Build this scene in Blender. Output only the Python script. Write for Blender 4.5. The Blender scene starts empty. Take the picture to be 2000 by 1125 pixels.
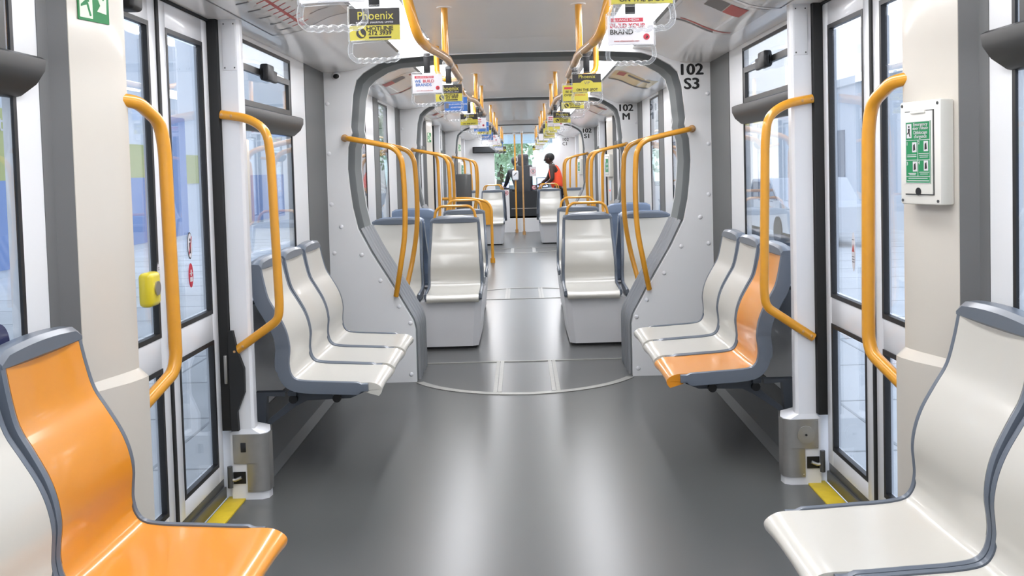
import bpy, bmesh, math, random
from mathutils import Vector, Matrix
random.seed(7)
S = bpy.context.scene
COL = S.collection
# ------------------------------------------------------------------ camera, world, exposure
PITCH = math.radians(2.5); ROLL = math.radians(1.55); F = 1900.0
cam_d = bpy.data.cameras.new('camera'); cam = bpy.data.objects.new('camera', cam_d); COL.objects.link(cam)
cam_d.sensor_width = 36; cam_d.lens = F/2000*36; cam_d.clip_start = 0.05; cam_d.clip_end = 300
cam.matrix_world = Matrix.Translation((0.012, 0, 1.36)) @ Matrix.Rotation(math.pi/2-PITCH, 4, 'X') @ Matrix.Rotation(-ROLL, 4, 'Z')
AX, AY = 1018+math.tan(ROLL)*F*math.tan(PITCH), 330+F*math.tan(PITCH)       # optical axis on the picture
cam_d.shift_x = -(AX-1000)/2000; cam_d.shift_y = (AY-562.5)/2000
S.camera = cam
wd = bpy.data.worlds.new('world'); S.world = wd; wd.use_nodes = True
nt = wd.node_tree; nt.nodes.clear()
wo = nt.nodes.new('ShaderNodeOutputWorld'); bg = nt.nodes.new('ShaderNodeBackground')
tc = nt.nodes.new('ShaderNodeTexCoord'); sx = nt.nodes.new('ShaderNodeSeparateXYZ'); rp = nt.nodes.new('ShaderNodeValToRGB')
nt.links.new(tc.outputs['Generated'], sx.inputs[0]); nt.links.new(sx.outputs['Z'], rp.inputs[0])
rp.color_ramp.elements[0].color = (.86, .90, .95, 1); rp.color_ramp.elements[0].position = 0.0
rp.color_ramp.elements[1].color = (.66, .78, 1.0, 1); rp.color_ramp.elements[1].position = 0.6
nt.links.new(rp.outputs[0], bg.inputs[0]); bg.inputs[1].default_value = 1.4
nt.links.new(bg.outputs[0], wo.inputs[0])
S.view_settings.view_transform = 'Standard'; S.view_settings.look = 'None'
S.view_settings.exposure = 0.5; S.view_settings.gamma = 1.0; S.view_settings.use_curve_mapping = False
LAMP = 10.5                                                                    # strength of the ceiling light diffusers
# ------------------------------------------------------------------ materials
def lin(c):
    return tuple(((v/255)/12.92 if v/255 <= .04045 else ((v/255+.055)/1.055)**2.4) for v in c)+(1,)
MATS = {}
def mat(name, rgb, rough=.4, metal=0, coat=0, bump=0, bscale=200, emis=0, spec=.5, vary=0, vscale=3):
    m = bpy.data.materials.new(name); m.use_nodes = True; n = m.node_tree
    b = n.nodes['Principled BSDF']; b.inputs['Base Color'].default_value = lin(rgb)
    b.inputs['Roughness'].default_value = rough; b.inputs['Metallic'].default_value = metal
    b.inputs['Coat Weight'].default_value = coat; b.inputs['Coat Roughness'].default_value = .08
    b.inputs['Specular IOR Level'].default_value = spec
    tcn = n.nodes.new('ShaderNodeTexCoord')
    nz = n.nodes.new('ShaderNodeTexNoise'); nz.inputs['Scale'].default_value = vscale; nz.inputs['Detail'].default_value = 6
    n.links.new(tcn.outputs['Object'], nz.inputs['Vector'])
    mx = n.nodes.new('ShaderNodeMix'); mx.data_type = 'RGBA'; mx.blend_type = 'MULTIPLY'; mx.inputs['Factor'].default_value = 1
    mr = n.nodes.new('ShaderNodeMapRange'); v = max(vary, .02)
    mr.inputs['From Min'].default_value = .3; mr.inputs['From Max'].default_value = .7
    mr.inputs['To Min'].default_value = 1-v; mr.inputs['To Max'].default_value = 1+v*.3
    n.links.new(nz.outputs['Fac'], mr.inputs['Value'])
    mx.inputs['A'].default_value = lin(rgb); n.links.new(mr.outputs[0], mx.inputs['B']); n.links.new(mx.outputs['Result'], b.inputs['Base Color'])
    if bump:
        bn = n.nodes.new('ShaderNodeTexNoise'); bn.inputs['Scale'].default_value = bscale; n.links.new(tcn.outputs['Object'], bn.inputs['Vector'])
        bp = n.nodes.new('ShaderNodeBump'); bp.inputs['Strength'].default_value = bump; bp.inputs['Distance'].default_value = .002
        n.links.new(bn.outputs['Fac'], bp.inputs['Height']); n.links.new(bp.outputs[0], b.inputs['Normal'])
    if emis:
        b.inputs['Emission Color'].default_value = lin(rgb); b.inputs['Emission Strength'].default_value = emis
    MATS[name] = m; return m
mat('white', (226, 227, 230), .28, coat=.3)
mat('wallgrey', (224, 225, 226), .35, coat=.15)
mat('beige', (205, 199, 188), .3, coat=.3)
mat('ceilpanel', (238, 236, 233), .42, coat=.12)
mat('cove', (238, 237, 235), .25, coat=.4)
mat('strip', (100, 101, 101), .6, bump=.1, bscale=400)
mat('bellows', (118, 123, 123), .6, bump=.1)
mat('bellows_dark', (74, 80, 81), .6)
mat('rib', (152, 155, 158), .35, metal=.4)
mat('skirt', (92, 93, 93), .5)
mat('black', (20, 20, 22), .45)
mat('rubber', (26, 27, 28), .7)
mat('darkgrey', (70, 71, 70), .4, coat=.2)
mat('rail_dark', (30, 30, 29), .38)
mat('yellow_paint', (218, 152, 38), .3, coat=.5, vary=.05, vscale=20)
mat('worn_yellow', (196, 150, 96), .4, coat=.3, vary=.25, vscale=15)
mat('sill', (214, 186, 40), .5, vary=.2, vscale=12)
mat('seat_cream', (198, 195, 186), .3, coat=.35, vary=.03)
mat('seat_orange', (218, 140, 32), .28, coat=.45, vary=.03)
mat('seat_grey', (98, 106, 117), .35, coat=.2)
mat('seat_blue', (112, 128, 152), .4, coat=.2)
mat('bracket', (76, 82, 90), .45)
mat('pedestal', (214, 214, 216), .35, coat=.2)
mat('steel', (176, 174, 170), .33, metal=.9, vary=.06, vscale=30)
mat('cream_box', (226, 224, 216), .4)
mat('green', (28, 132, 80), .5)
mat('sign_green', (20, 120, 62), .5)
mat('sign_pale', (214, 232, 205), .5)
mat('card_yellow', (190, 178, 62), .5)
mat('card_black', (38, 34, 32), .5)
mat('card_white', (210, 207, 210), .5)
mat('card_red', (186, 40, 60), .5)
mat('card_blue', (44, 96, 165), .5)
mat('navy', (40, 44, 90), .5)
mat('map_paper', (214, 211, 206), .25, coat=.5)
mat('map_red', (176, 62, 56), .4)
mat('map_grey', (92, 90, 92), .4)
mat('handle_yellow', (226, 206, 40), .35, coat=.4)
mat('concrete', (236, 235, 231), .85, vary=.12, vscale=1.2)
mat('asphalt', (196, 196, 194), .9, vary=.1)
mat('ext_blue', (116, 144, 196), .4)
mat('ext_lime', (176, 180, 112), .4)
mat('ext_grey', (208, 214, 222), .5)
mat('ext_dark', (124, 132, 144), .5)
mat('ext_white', (226, 228, 230), .6)
mat('bark', (96, 80, 62), .9)
mat('leaf', (206, 224, 180), .6, vary=.4)
mat('advert_tan', (206, 180, 112), .3, coat=.4)
mat('skin_dark', (56, 36, 28), .5)
mat('hair', (16, 14, 14), .7)
mat('vest', (250, 84, 44), .6)
mat('clothes_black', (22, 23, 28), .8)
mat('trousers', (34, 38, 52), .8)
mat('cab_dark', (36, 40, 44), .5)
mat('cab_blue', (84, 104, 116), .4)
mat('screen', (120, 132, 190), .2, emis=.5)
mat('red_lamp', (255, 60, 40), .4, emis=1.2)
mat('lightpanel', (250, 251, 255), .5, emis=LAMP)
# floor: grey vinyl with a fine speckle
def floor_mat():
    m = mat('floor', (84, 85, 84), .28, vary=.05, vscale=2)
    return
    n = m.node_tree; b = n.nodes['Principled BSDF']
    tcn = n.nodes.new('ShaderNodeTexCoord'); nz = n.nodes.new('ShaderNodeTexNoise'); nz.inputs['Scale'].default_value = 1.6; nz.inputs['Detail'].default_value = 5
    n.links.new(tcn.outputs['Object'], nz.inputs[0]); mr = n.nodes.new('ShaderNodeMapRange')
    mr.inputs['To Min'].default_value = .22; mr.inputs['To Max'].default_value = .36
    n.links.new(nz.outputs['Fac'], mr.inputs['Value']); n.links.new(mr.outputs[0], b.inputs['Roughness'])
floor_mat()
mat('floor_plate', (92, 92, 91), .34, vary=.05)
mat('floor_metal', (160, 159, 154), .4, metal=.5, vary=.1, vscale=30)
def glassy(name, tint, base=.04, gain=.85, power=4.0, milky=0.0, rough=0.0):
    m = bpy.data.materials.new(name); m.use_nodes = True; n = m.node_tree; n.nodes.clear()
    o = n.nodes.new('ShaderNodeOutputMaterial'); mx = n.nodes.new('ShaderNodeMixShader')
    t = n.nodes.new('ShaderNodeBsdfTransparent'); t.inputs[0].default_value = lin(tint)
    g = n.nodes.new('ShaderNodeBsdfGlossy'); g.inputs['Roughness'].default_value = rough
    lw = n.nodes.new('ShaderNodeLayerWeight'); lw.inputs['Blend'].default_value = .5
    pw = n.nodes.new('ShaderNodeMath'); pw.operation = 'POWER'; pw.inputs[1].default_value = power
    ml = n.nodes.new('ShaderNodeMath'); ml.operation = 'MULTIPLY_ADD'; ml.inputs[1].default_value = gain; ml.inputs[2].default_value = base
    n.links.new(lw.outputs['Facing'], pw.inputs[0]); n.links.new(pw.outputs[0], ml.inputs[0]); n.links.new(ml.outputs[0], mx.inputs[0])
    src = g
    if milky:
        d = n.nodes.new('ShaderNodeBsdfTranslucent'); d.inputs[0].default_value = (.85, .86, .87, 1)
        d2 = n.nodes.new('ShaderNodeBsdfDiffuse'); d2.inputs[0].default_value = (.85, .86, .87, 1)
        a_ = n.nodes.new('ShaderNodeMixShader'); n.links.new(d.outputs[0], a_.inputs[1]); n.links.new(d2.outputs[0], a_.inputs[2])
        b_ = n.nodes.new('ShaderNodeMixShader'); b_.inputs[0].default_value = milky; n.links.new(g.outputs[0], b_.inputs[1]); n.links.new(a_.outputs[0], b_.inputs[2]); src = b_
    n.links.new(t.outputs[0], mx.inputs[1]); n.links.new(src.outputs[0], mx.inputs[2]); n.links.new(mx.outputs[0], o.inputs[0])
    MATS[name] = m
glassy('glass', (250, 252, 254))
glassy('windshield', (240, 252, 251))
glassy('clear', (243, 244, 245), .10, .7, 1.5, .75, .1)
# ------------------------------------------------------------------ mesh builder
def cr(pts, n=6, closed=False):
    """catmull-rom through points"""
    P = [Vector(p) for p in pts]; out = []
    L = len(P); segs = L if closed else L-1
    for i in range(segs):
        p1, p2 = P[i], P[(i+1) % L]
        p0 = P[(i-1) % L] if (closed or i > 0) else p1*2-p2
        p3 = P[(i+2) % L] if (closed or i < L-2) else p2*2-p1
        for k in range(n):
            t = k/n
            out.append(.5*((2*p1)+(p2-p0)*t+(2*p0-5*p1+4*p2-p3)*t*t+(3*p1-p0-3*p2+p3)*t**3))
    if not closed: out.append(P[-1])
    return out
def bend(pts, r=.06, n=6):
    """polyline with rounded corners"""
    P = [Vector(p) for p in pts]; out = [P[0]]
    for i in range(1, len(P)-1):
        a, b, c = P[i-1], P[i], P[i+1]
        d1 = (a-b); d2 = (c-b); rr = min(r, d1.length*.48, d2.length*.48)
        q1 = b+d1.normalized()*rr; q2 = b+d2.normalized()*rr
        for k in range(n+1):
            t = k/n; out.append(q1*(1-t)**2+b*2*t*(1-t)+q2*t*t)
    out.append(P[-1]); return out
class MB:
    def __init__(s): s.bm = bmesh.new()
    def v(s, *p): return s.bm.verts.new(p)
    def face(s, vs):
        try: return s.bm.faces.new(vs)
        except ValueError: return None
    def box(s, x0, x1, y0, y1, z0, z1, bev=0, seg=2):
        tmp = bmesh.new() if bev else s.bm
        vs = [tmp.verts.new((x, y, z)) for x in (x0, x1) for y in (y0, y1) for z in (z0, z1)]
        for f in ((0, 1, 3, 2), (4, 6, 7, 5), (0, 4, 5, 1), (2, 3, 7, 6), (0, 2, 6, 4), (1, 5, 7, 3)):
            tmp.faces.new([vs[i] for i in f])
        if bev:
            bmesh.ops.recalc_face_normals(tmp, faces=tmp.faces)
            bmesh.ops.bevel(tmp, geom=list(tmp.edges)+list(tmp.verts), offset=bev, segments=seg, affect='EDGES', profile=.5)
            s.merge(tmp)
        return s
    def merge(s, tmp, M=None):
        mp = {}
        for v in tmp.verts: mp[v] = s.bm.verts.new(M @ v.co if M else v.co)
        for f in tmp.faces:
            try: s.bm.faces.new([mp[v] for v in f.verts])
            except ValueError: pass
        tmp.free()
    def prism(s, poly, a0, a1, axis='z'):
        """poly 2D extruded along axis; z:(x,y) y:(x,z) x:(y,z)"""
        def P(p, a): return (p[0], p[1], a) if axis == 'z' else ((p[0], a, p[1]) if axis == 'y' else (a, p[0], p[1]))
        A = [s.v(*P(p, a0)) for p in poly]; B = [s.v(*P(p, a1)) for p in poly]; n = len(poly)
        for i in range(n): s.face([A[i], A[(i+1) % n], B[(i+1) % n], B[i]])
        s.face(A[::-1]); s.face(B); return s
    def tube(s, path, r=.016, n=12, cap=True, closed=False, sy=1.0):
        P = [Vector(p) for p in path]; R = r if isinstance(r, (list, tuple)) else [r]*len(P)
        rings = []; up = None; L = len(P)
        for i, p in enumerate(P):
            if closed: t = (P[(i+1) % L]-P[i-1]).normalized()
            else: t = ((P[i+1] if i < L-1 else p)-(P[i-1] if i else p)).normalized()
            if up is None:
                a = Vector((0, 0, 1)) if abs(t.z) < .9 else Vector((0, 1, 0)); up = (a-t*a.dot(t)).normalized()
            else: up = (up-t*up.dot(t)).normalized()
            b = t.cross(up)
            rings.append([s.bm.verts.new(p+up*math.cos(2*math.pi*k/n)*R[i]*sy+b*math.sin(2*math.pi*k/n)*R[i]) for k in range(n)])
        for i in range(L if closed else L-1):
            A = rings[i]; B = rings[(i+1) % L]
            for k in range(n): s.face([A[k], A[(k+1) % n], B[(k+1) % n], B[k]])
        if cap and not closed: s.face(rings[0][::-1]); s.face(rings[-1])
        return s
    def cyl(s, p0, p1, r, n=16, r1=None):
        return s.tube([p0, p1], [r, r if r1 is None else r1], n)
    def ball(s, c, r, sc=(1, 1, 1), u=12, v=8):
        bmesh.ops.create_uvsphere(s.bm, u_segments=u, v_segments=v, radius=r, matrix=Matrix.Translation(c) @ Matrix.Diagonal((*sc, 1)))
        return s
    def grid(s, rows):
        V = [[s.bm.verts.new(p) for p in r] for r in rows]
        for i in range(len(V)-1):
            for j in range(len(V[0])-1): s.face([V[i][j], V[i][j+1], V[i+1][j+1], V[i+1][j]])
        return V
    def disc(s, c, r, axis='y', th=.001, n=24, rz=None):
        rz = rz or r; q = []
        for k in range(n):
            a = 2*math.pi*k/n; q.append((r*math.cos(a), rz*math.sin(a)))
        if axis == 'y': s.prism([(c[0]+p[0], c[2]+p[1]) for p in q], c[1]-th/2, c[1]+th/2, 'y')
        elif axis == 'x': s.prism([(c[1]+p[0], c[2]+p[1]) for p in q], c[0]-th/2, c[0]+th/2, 'x')
        else: s.prism([(c[0]+p[0], c[1]+p[1]) for p in q], c[2]-th/2, c[2]+th/2, 'z')
        return s
    def obj(s, name, m, parent=None, world=False, smooth=True, T=None):
        if T is not None: s.bm.transform(T)
        if parent is not None and world:
            M = Matrix.Identity(4); q = parent
            while q is not None:
                M = Matrix.Translation(q.location) @ Matrix.Rotation(q.rotation_euler.z, 4, 'Z') @ M; q = q.parent
            s.bm.transform(M.inverted())
        bmesh.ops.recalc_face_normals(s.bm, faces=s.bm.faces)
        me = bpy.data.meshes.new(name); s.bm.to_mesh(me); s.bm.free()
        me.materials.append(MATS[m])
        if smooth:
            me.polygons.foreach_set('use_smooth', [True]*len(me.polygons))
            try: me.set_sharp_from_angle(angle=math.radians(38))
            except Exception: pass
        o = bpy.data.objects.new(name, me); COL.objects.link(o)
        if parent is not None: o.parent = parent
        return o
def root(name, loc, label, cat, rz=0, group=None):
    o = bpy.data.objects.new(name, None); COL.objects.link(o); o.empty_display_size = .05
    o.location = loc; o.rotation_euler = (0, 0, rz); o['label'] = label; o['category'] = cat
    if group: o['group'] = group
    return o
def tag(o, label, cat, group=None, kind=None):
    o['label'] = label; o['category'] = cat
    if group: o['group'] = group
    if kind: o['kind'] = kind
    return o
def struct(o, label=None, cat=None):
    o['kind'] = 'structure'
    if label: o['label'] = label
    if cat: o['category'] = cat
    return o
def kids(o): return [c for c in ALLKIDS.get(o.name, [])]
ALLKIDS = {}
def copy_tree(o, parent=None):
    c = o.copy(); COL.objects.link(c)
    if parent is not None: c.parent = parent
    for ch in [q for q in COL.objects if q.parent == o]: copy_tree(ch, c)
    return c
def text_bm(txt, size, th=.0006, align='CENTER', squeeze=1.0, bold=0.0):
    cu = bpy.data.curves.new('lettering', 'FONT'); cu.body = txt; cu.size = size; cu.align_x = align; cu.align_y = 'CENTER'
    cu.extrude = th/2; cu.resolution_u = 3; cu.space_line = .9
    o = bpy.data.objects.new('lettering_source', cu); COL.objects.link(o)
    dg = bpy.context.evaluated_depsgraph_get(); me = bpy.data.meshes.new_from_object(o.evaluated_get(dg))
    mb = MB(); mb.bm.from_mesh(me); bmesh.ops.transform(mb.bm, matrix=Matrix.Diagonal((squeeze, 1, 1, 1)), verts=mb.bm.verts)
    if bold:
        g0 = list(mb.bm.verts)+list(mb.bm.edges)+list(mb.bm.faces)
        for i_, (dx, dy) in enumerate(((bold, 0), (-bold, 0), (0, bold*.6), (0, -bold*.6))):
            d_ = bmesh.ops.duplicate(mb.bm, geom=g0); nv = [q for q in d_['geom'] if isinstance(q, bmesh.types.BMVert)]
            bmesh.ops.translate(mb.bm, verts=nv, vec=(dx, dy, th*.2*(i_+1)))
    bpy.data.objects.remove(o); bpy.data.curves.remove(cu); bpy.data.meshes.remove(me)
    return mb
FACE_CAM = Matrix.Rotation(math.pi/2, 4, 'X')                   # text reads when looking along +Y
def face_x(side):                                               # text on a side wall, read from the aisle
    return Matrix.Rotation(math.pi/2 if side < 0 else -math.pi/2, 4, 'Z') @ FACE_CAM
def lettering(txt, size, m, parent, pos, R=FACE_CAM, world=False, name='lettering', **k):
    mb = text_bm(txt, size, **k); return mb.obj(name, m, parent, world=world, smooth=False, T=Matrix.Translation(pos) @ R)
# ------------------------------------------------------------------ setting: floor, ceiling
W = 1.24
MODS = [('S3', -1.6, 6.25), ('M', 6.83, 10.15), ('S1', 10.65, 16.15), ('C1', 16.65, 21.0)]
GANG = [(6.25, 6.83), (10.15, 10.65), (16.15, 16.65)]
struct(MB().box(-1.27, 1.27, -1.6, 21.0, -.08, 0).obj('floor', 'floor', smooth=False), 'grey vinyl floor running through all the tram cars', 'floor')
CP = [(.74, 2.112), (.80, 2.105), (.86, 2.09), (.91, 2.068), (.95, 2.048), (1.0, 2.028), (1.06, 2.016), (1.14, 2.01), (1.27, 2.008)]
def cove_z(x):
    x = abs(x)
    for (a, za), (b, zb) in zip(CP, CP[1:]):
        if a <= x <= b: return za+(zb-za)*(x-a)/(b-a)
    return CP[0][1] if x < .74 else CP[-1][1]
for k, (nm, y0, y1) in enumerate(MODS):
    ye = y1-.44 if nm != 'C1' else y1
    ys = y0+(.3 if k else 0)
    c = MB().box(-.51, .51, ys, ye, 2.14, 2.2)
    c.prism([(ye+.012, 2.142), (y1, 2.108), (y1, 2.2), (ye+.012, 2.2)], -.53, .53, 'x')
    if k: c.prism([(ys-.012, 2.142), (y0, 2.108), (y0, 2.2), (ys-.012, 2.2)], -.53, .53, 'x')
    struct(c.obj('ceiling', 'ceilpanel', smooth=False), 'off white centre ceiling panel of the %s tram car' % ['nearest', 'second', 'third', 'farthest'][k], 'ceiling')
    if k == 0: CEIL = [o for o in COL.objects if o.name == 'ceiling'][0]
    e = MB()
    for sx_ in (-1, 1):
        e.box(min(sx_*.51, sx_*.53), max(sx_*.51, sx_*.53), ys, ye, 2.15, 2.2)
    struct(e.obj('ceiling_joint', 'rubber', smooth=False)).name = 'trim_%d' % (k+1)
    for sd in (-1, 1):
        rows = []
        for y in (y0, y1): rows.append([(sd*x, y, z) for x, z in CP])
        m = MB(); m.grid(rows); m.grid([[(p[0], p[1], 2.22) for p in r] for r in rows])
        o = m.obj('ceiling', 'cove'); struct(o, 'glossy white ceiling cove on the %s side of the %s tram car' % ('left' if sd < 0 else 'right', ['nearest', 'second', 'third', 'farthest'][k]), 'ceiling')
# light diffusers, one per side and car
ordw = ['nearest', 'second', 'third', 'farthest']
for k, (nm, y0, y1) in enumerate(MODS):
    for sd in (-1, 1):
        r = root('ceiling_light', (sd*.635, (y0+y1)/2, 2.11), 'long white ceiling light strip on the %s side of the %s tram car' % ('left' if sd < 0 else 'right', ordw[k]), 'ceiling light', group='ceiling light strips')
        a = y0+.05; b = y1-.12
        MB().prism([(sd*.53, 2.139), (sd*.73, 2.116), (sd*.73, 2.14), (sd*.53, 2.16)], a, b, 'y').obj('diffuser', 'lightpanel', r, world=True, smooth=False)
        MB().prism([(sd*.725, 2.118), (sd*.745, 2.108), (sd*.745, 2.14), (sd*.725, 2.14)], a, b, 'y').obj('edge_trim', 'darkgrey', r, world=True, smooth=False)
# roof above everything (keeps daylight out)
struct(MB().box(-1.34, 1.34, -1.7, 23.2, 2.24, 2.3).obj('ceiling', 'ceilpanel', smooth=False), 'outer roof of the tram above the ceiling', 'roof')
# ------------------------------------------------------------------ gangway openings and end walls
HALF = [(0, 2.105), (.55, 2.10), (.80, 2.083), (.89, 2.055), (.985, 2.0), (1.03, 1.955), (1.055, 1.863), (1.075, 1.66), (1.068, 1.62),
        (1.097, 1.53), (1.104, 1.39), (1.094, 1.26), (1.08, 1.14), (1.05, 1.00), (.97, .84), (.83, .605), (.715, .40), (.70, .34), (.70, 0.0)]
def full_contour(off=0, inset=0):
    L = [(-x, z) for x, z in HALF[::-1]]; R = [(x, z) for x, z in HALF[1:]]
    return L+R
def outer_pt(x, z):
    """matching point on the outline of the wall"""
    sd = -1 if x < 0 else 1; ax = abs(x)
    return sd, ax
def end_wall(y, th, name, facing):
    o = []
    for sd in (-1, 1):
        m = MB(); inner = [(sd*x, z) for x, z in HALF]
        outer = []
        for x, z in HALF:
            if z > 2.0: outer.append((sd*x, 2.22))
            elif z > 1.9: outer.append((sd*1.27, 2.22) if z < 1.98 else (sd*1.1, 2.22))
            else: outer.append((sd*1.27, z))
        rows = [[(x, y, z) for x, z in inner], [(x, y, z) for x, z in outer]]
        m.grid(rows)
        m.grid([[(x, y+th, z) for x, z in inner], [(x, y+th, z) for x, z in outer]])
        m.grid([[(x, y, z) for x, z in inner], [(x, y+th, z) for x, z in inner]])
        m.grid([[(x, y, z) for x, z in outer], [(x, y+th, z) for x, z in outer]])
        w = m.obj(name, 'wallgrey', smooth=False); o.append(w)
        struct(w, 'light grey riveted end wall on the %s of the %s gangway' % ('left' if sd < 0 else 'right', facing), 'wall')
    return o
numw = ['first', 'second', 'third']
WALLS = []
for k, (a, b) in enumerate(GANG):
    WALLS.append(end_wall(a, .03, 'wall_front', numw[k]+' (nearer side)'))
    end_wall(b-.03, .03, 'wall_back', numw[k]+' (farther side)')
    g = root('gangway_bellows', (0, (a+b)/2, 0), 'grey rubber bellows ring of the %s gangway between tram cars' % numw[k], 'gangway', group='gangways between the cars')
    C = full_contour()
    ca, cb = a+.03, b-.03
    m = MB(); m.grid([[(x, ca, z) for x, z in C], [(x, (ca+cb)/2, z) for x, z in [(p[0]*1.012, p[1]+.004) for p in C]], [(x, cb, z) for x, z in C]])
    m.grid([[(x*1.1, ca, z*1.03) for x, z in C], [(x*1.1, cb, z*1.03) for x, z in C]])
    m.obj('bellows_skin', 'bellows', g, world=True)
    # dark ring just inside the near wall
    m = MB(); T1 = [(x, z) for x, z in C if z > .95]
    m.grid([[(x*.999, ca+.004, z*.9995) for x, z in T1], [(x*.985, ca+.10, z*.995) for x, z in T1], [(x*.985, ca+.16, z*.995) for x, z in T1], [(x*.999, ca+.165, z*.9995) for x, z in T1]])
    m.obj('inner_frame', 'bellows_dark', g, world=True)
    nr = 5
    for sd in (-1, 1):
        low = [(sd*x, z) for x, z in HALF if z <= 1.01]
        for j in range(nr):
            yy = ca+.06+j*(cb-ca-.12)/(nr-1)
            MB().tube(bend([(x*.992, yy, z) for x, z in low], .06), .016, 8).obj('rib', 'rib', g, world=True)
# rivets on the nearest end wall (left list mirrored)
RV = [(-1.217, 1.81), (-1.217, 1.49), (-1.213, 1.165), (-1.155, 1.02), (-1.205, .85), (-1.03, .835), (-.915, .665), (-.80, .495), (-.73, .385), (-.705, .27), (-.703, .05)]
for sd, w in ((-1, WALLS[0][0]), (1, WALLS[0][1])):
    for x, z in RV:
        xx = -x*sd if sd > 0 else x
        xx = abs(x)*sd
        if abs(xx) < .72: xx = sd*.735
        MB().ball((xx, 6.25, z), .014, (1, .5, 1)).obj('rivet', 'white', w)
for i in (1, 2):
    for sd, w in ((-1, WALLS[i][0]), (1, WALLS[i][1])):
        for x, z in RV[:3]:
            MB().ball((abs(x)*sd, GANG[i][0], z), .014, (1, .5, 1), 8, 6).obj('rivet', 'white', w)
for i, (t1, t2) in enumerate((('102', 'S3'), ('102', 'M'), ('102', 'S1'))):
    w = WALLS[i][1]; y = GANG[i][0]-.001
    lettering(t1, .098, 'black', w, (1.112, y, 1.963), bold=.004, squeeze=1.12)
    lettering(t2, .098, 'black', w, (1.118, y, 1.873), bold=.004, squeeze=1.12)
# the small camera lens on the left end wall
r = root('dome_camera', (-1.155, 6.24, 1.985), 'small black dome camera high on the left end wall of the nearest car', 'camera')
MB().ball((0, 0, 0), .03, (1, .5, .8)).obj('housing', 'white', r)
MB().ball((.004, -.012, -.004), .02, (1, .5, .8)).obj('lens', 'black', r)
# floor plates in the gangways
def ring_arc(cy, R, y_lim, sgn, w=.045, n=40, half=.78, z=.004):
    """band of a circle in the floor, convex toward sgn*Y"""
    am = math.asin(min(.999, half/R)); rows = [[], []]
    for i in range(n+1):
        a = -am+2*am*i/n
        for q, rr in enumerate((R, R-w)): rows[q].append((rr*math.sin(a), cy+sgn*rr*math.cos(a)))
    return rows
tn = 5
for (a, b), near in zip(GANG, (True, False, True)):
    sg = -1 if near else 1
    cy = (a+.37) if near else (b-.37); R = .81
    rows = ring_arc(cy, R, 0, sg, .05, half=.70)
    m = MB(); poly = rows[0]+rows[1][::-1]
    V0 = [(x, y, 0) for x, y in rows[0]]; m.grid([[(x, y, -.002) for x, y in rows[0]], [(x, y, .004) for x, y in rows[0]], [(x, y, .005) for x, y in rows[1]], [(x, y, -.002) for x, y in rows[1]]])
    yl = b if near else a
    m.box(-.70, .70, yl-.012, yl+.012, -.002, .005)
    for sx_ in (-.17, .19):
        ye = cy+sg*(R-.06)*math.cos(math.asin(sx_/R))
        m.box(sx_-.026, sx_-.002, min(yl, ye), max(yl, ye), -.002, .0045); m.box(sx_+.002, sx_+.026, min(yl, ye), max(yl, ye), -.002, .0045)
    o = m.obj('trim_%d' % tn, 'floor_metal', smooth=False); tn += 1
    struct(o, 'metal floor plate edging of the %s gangway turntable' % numw[tn-6], 'floor trim')
# ------------------------------------------------------------------ side walls with windows
wn = [0]
def window(sd, y0, y1, z0=.77, z1=1.985, hopper=True, mull=None, latch=True, label=None):
    wn[0] += 1
    xo = sd*(W+.012)
    m = MB(); g = .016
    def fr(mb, a, b, c, d, w, xa, xb):
        mb.box(min(xa, xb), max(xa, xb), a, b, c, c+w); mb.box(min(xa, xb), max(xa, xb), a, b, d-w, d)
        mb.box(min(xa, xb), max(xa, xb), a, a+w, c+w, d-w); mb.box(min(xa, xb), max(xa, xb), b-w, b, c+w, d-w)
    fr(m, y0, y1, z0, z1, g, sd*(W-.002), sd*(W+.006))
    f = m.obj('window_%d' % wn[0], 'black', smooth=False); struct(f, label or 'tram side window', 'window')
    MB().box(min(sd*(W+.001), sd*(W+.005)), max(sd*(W+.001), sd*(W+.005)), y0+g, y1-g, z0+g, z1-g).obj('pane', 'glass', f, smooth=False)
    if hopper:
        zr = 1.60
        prof = [(W+.01, zr+.075), (W-.035, zr+.078), (W-.05, zr+.07), (W-.052, zr+.04), (W-.04, zr+.005), (W-.012, zr-.025), (W+.01, zr-.03)]
        m = MB().prism([(sd*x, z) for x, z in prof], y0-.005, y1+.065, 'y')
        for v in m.bm.verts:
            if v.co.y > y1: v.co.y -= .065*((zr+.078-v.co.z)/.108)**1.5 if v.co.z < zr+.078 else 0
        m.obj('transom_rail', 'rail_dark', f)
        m = MB(); fr(m, y0+.03, y1-.05, zr+.08, z1-.11, .03, sd*(W-.008), sd*(W+.012))
        if mull: m.box(min(sd*(W-.008), sd*(W+.012)), max(sd*(W-.008), sd*(W+.012)), mull-.02, mull+.02, zr+.08, z1)
        m.obj('vent_frame', 'rail_dark', f, smooth=False)
        if latch:
            yl = (y0+y1)/2
            m = MB(); m.box(min(sd*(W-.05), sd*(W-.008)), max(sd*(W-.05), sd*(W-.008)), yl-.06, yl+.06, z1-.165, z1-.085, .01)
            m.box(min(sd*(W-.03), sd*(W-.006)), max(sd*(W-.03), sd*(W-.006)), yl-.06, yl+.2, z1-.16, z1-.10, .008); m.obj('latch', 'black', f)
    return f
def wall_piece(sd, y0, y1, z0, z1, m='wallgrey', bev=0):
    return (min(sd*W, sd*(W+.035)), max(sd*W, sd*(W+.035)), y0, y1, z0, z1)
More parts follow.
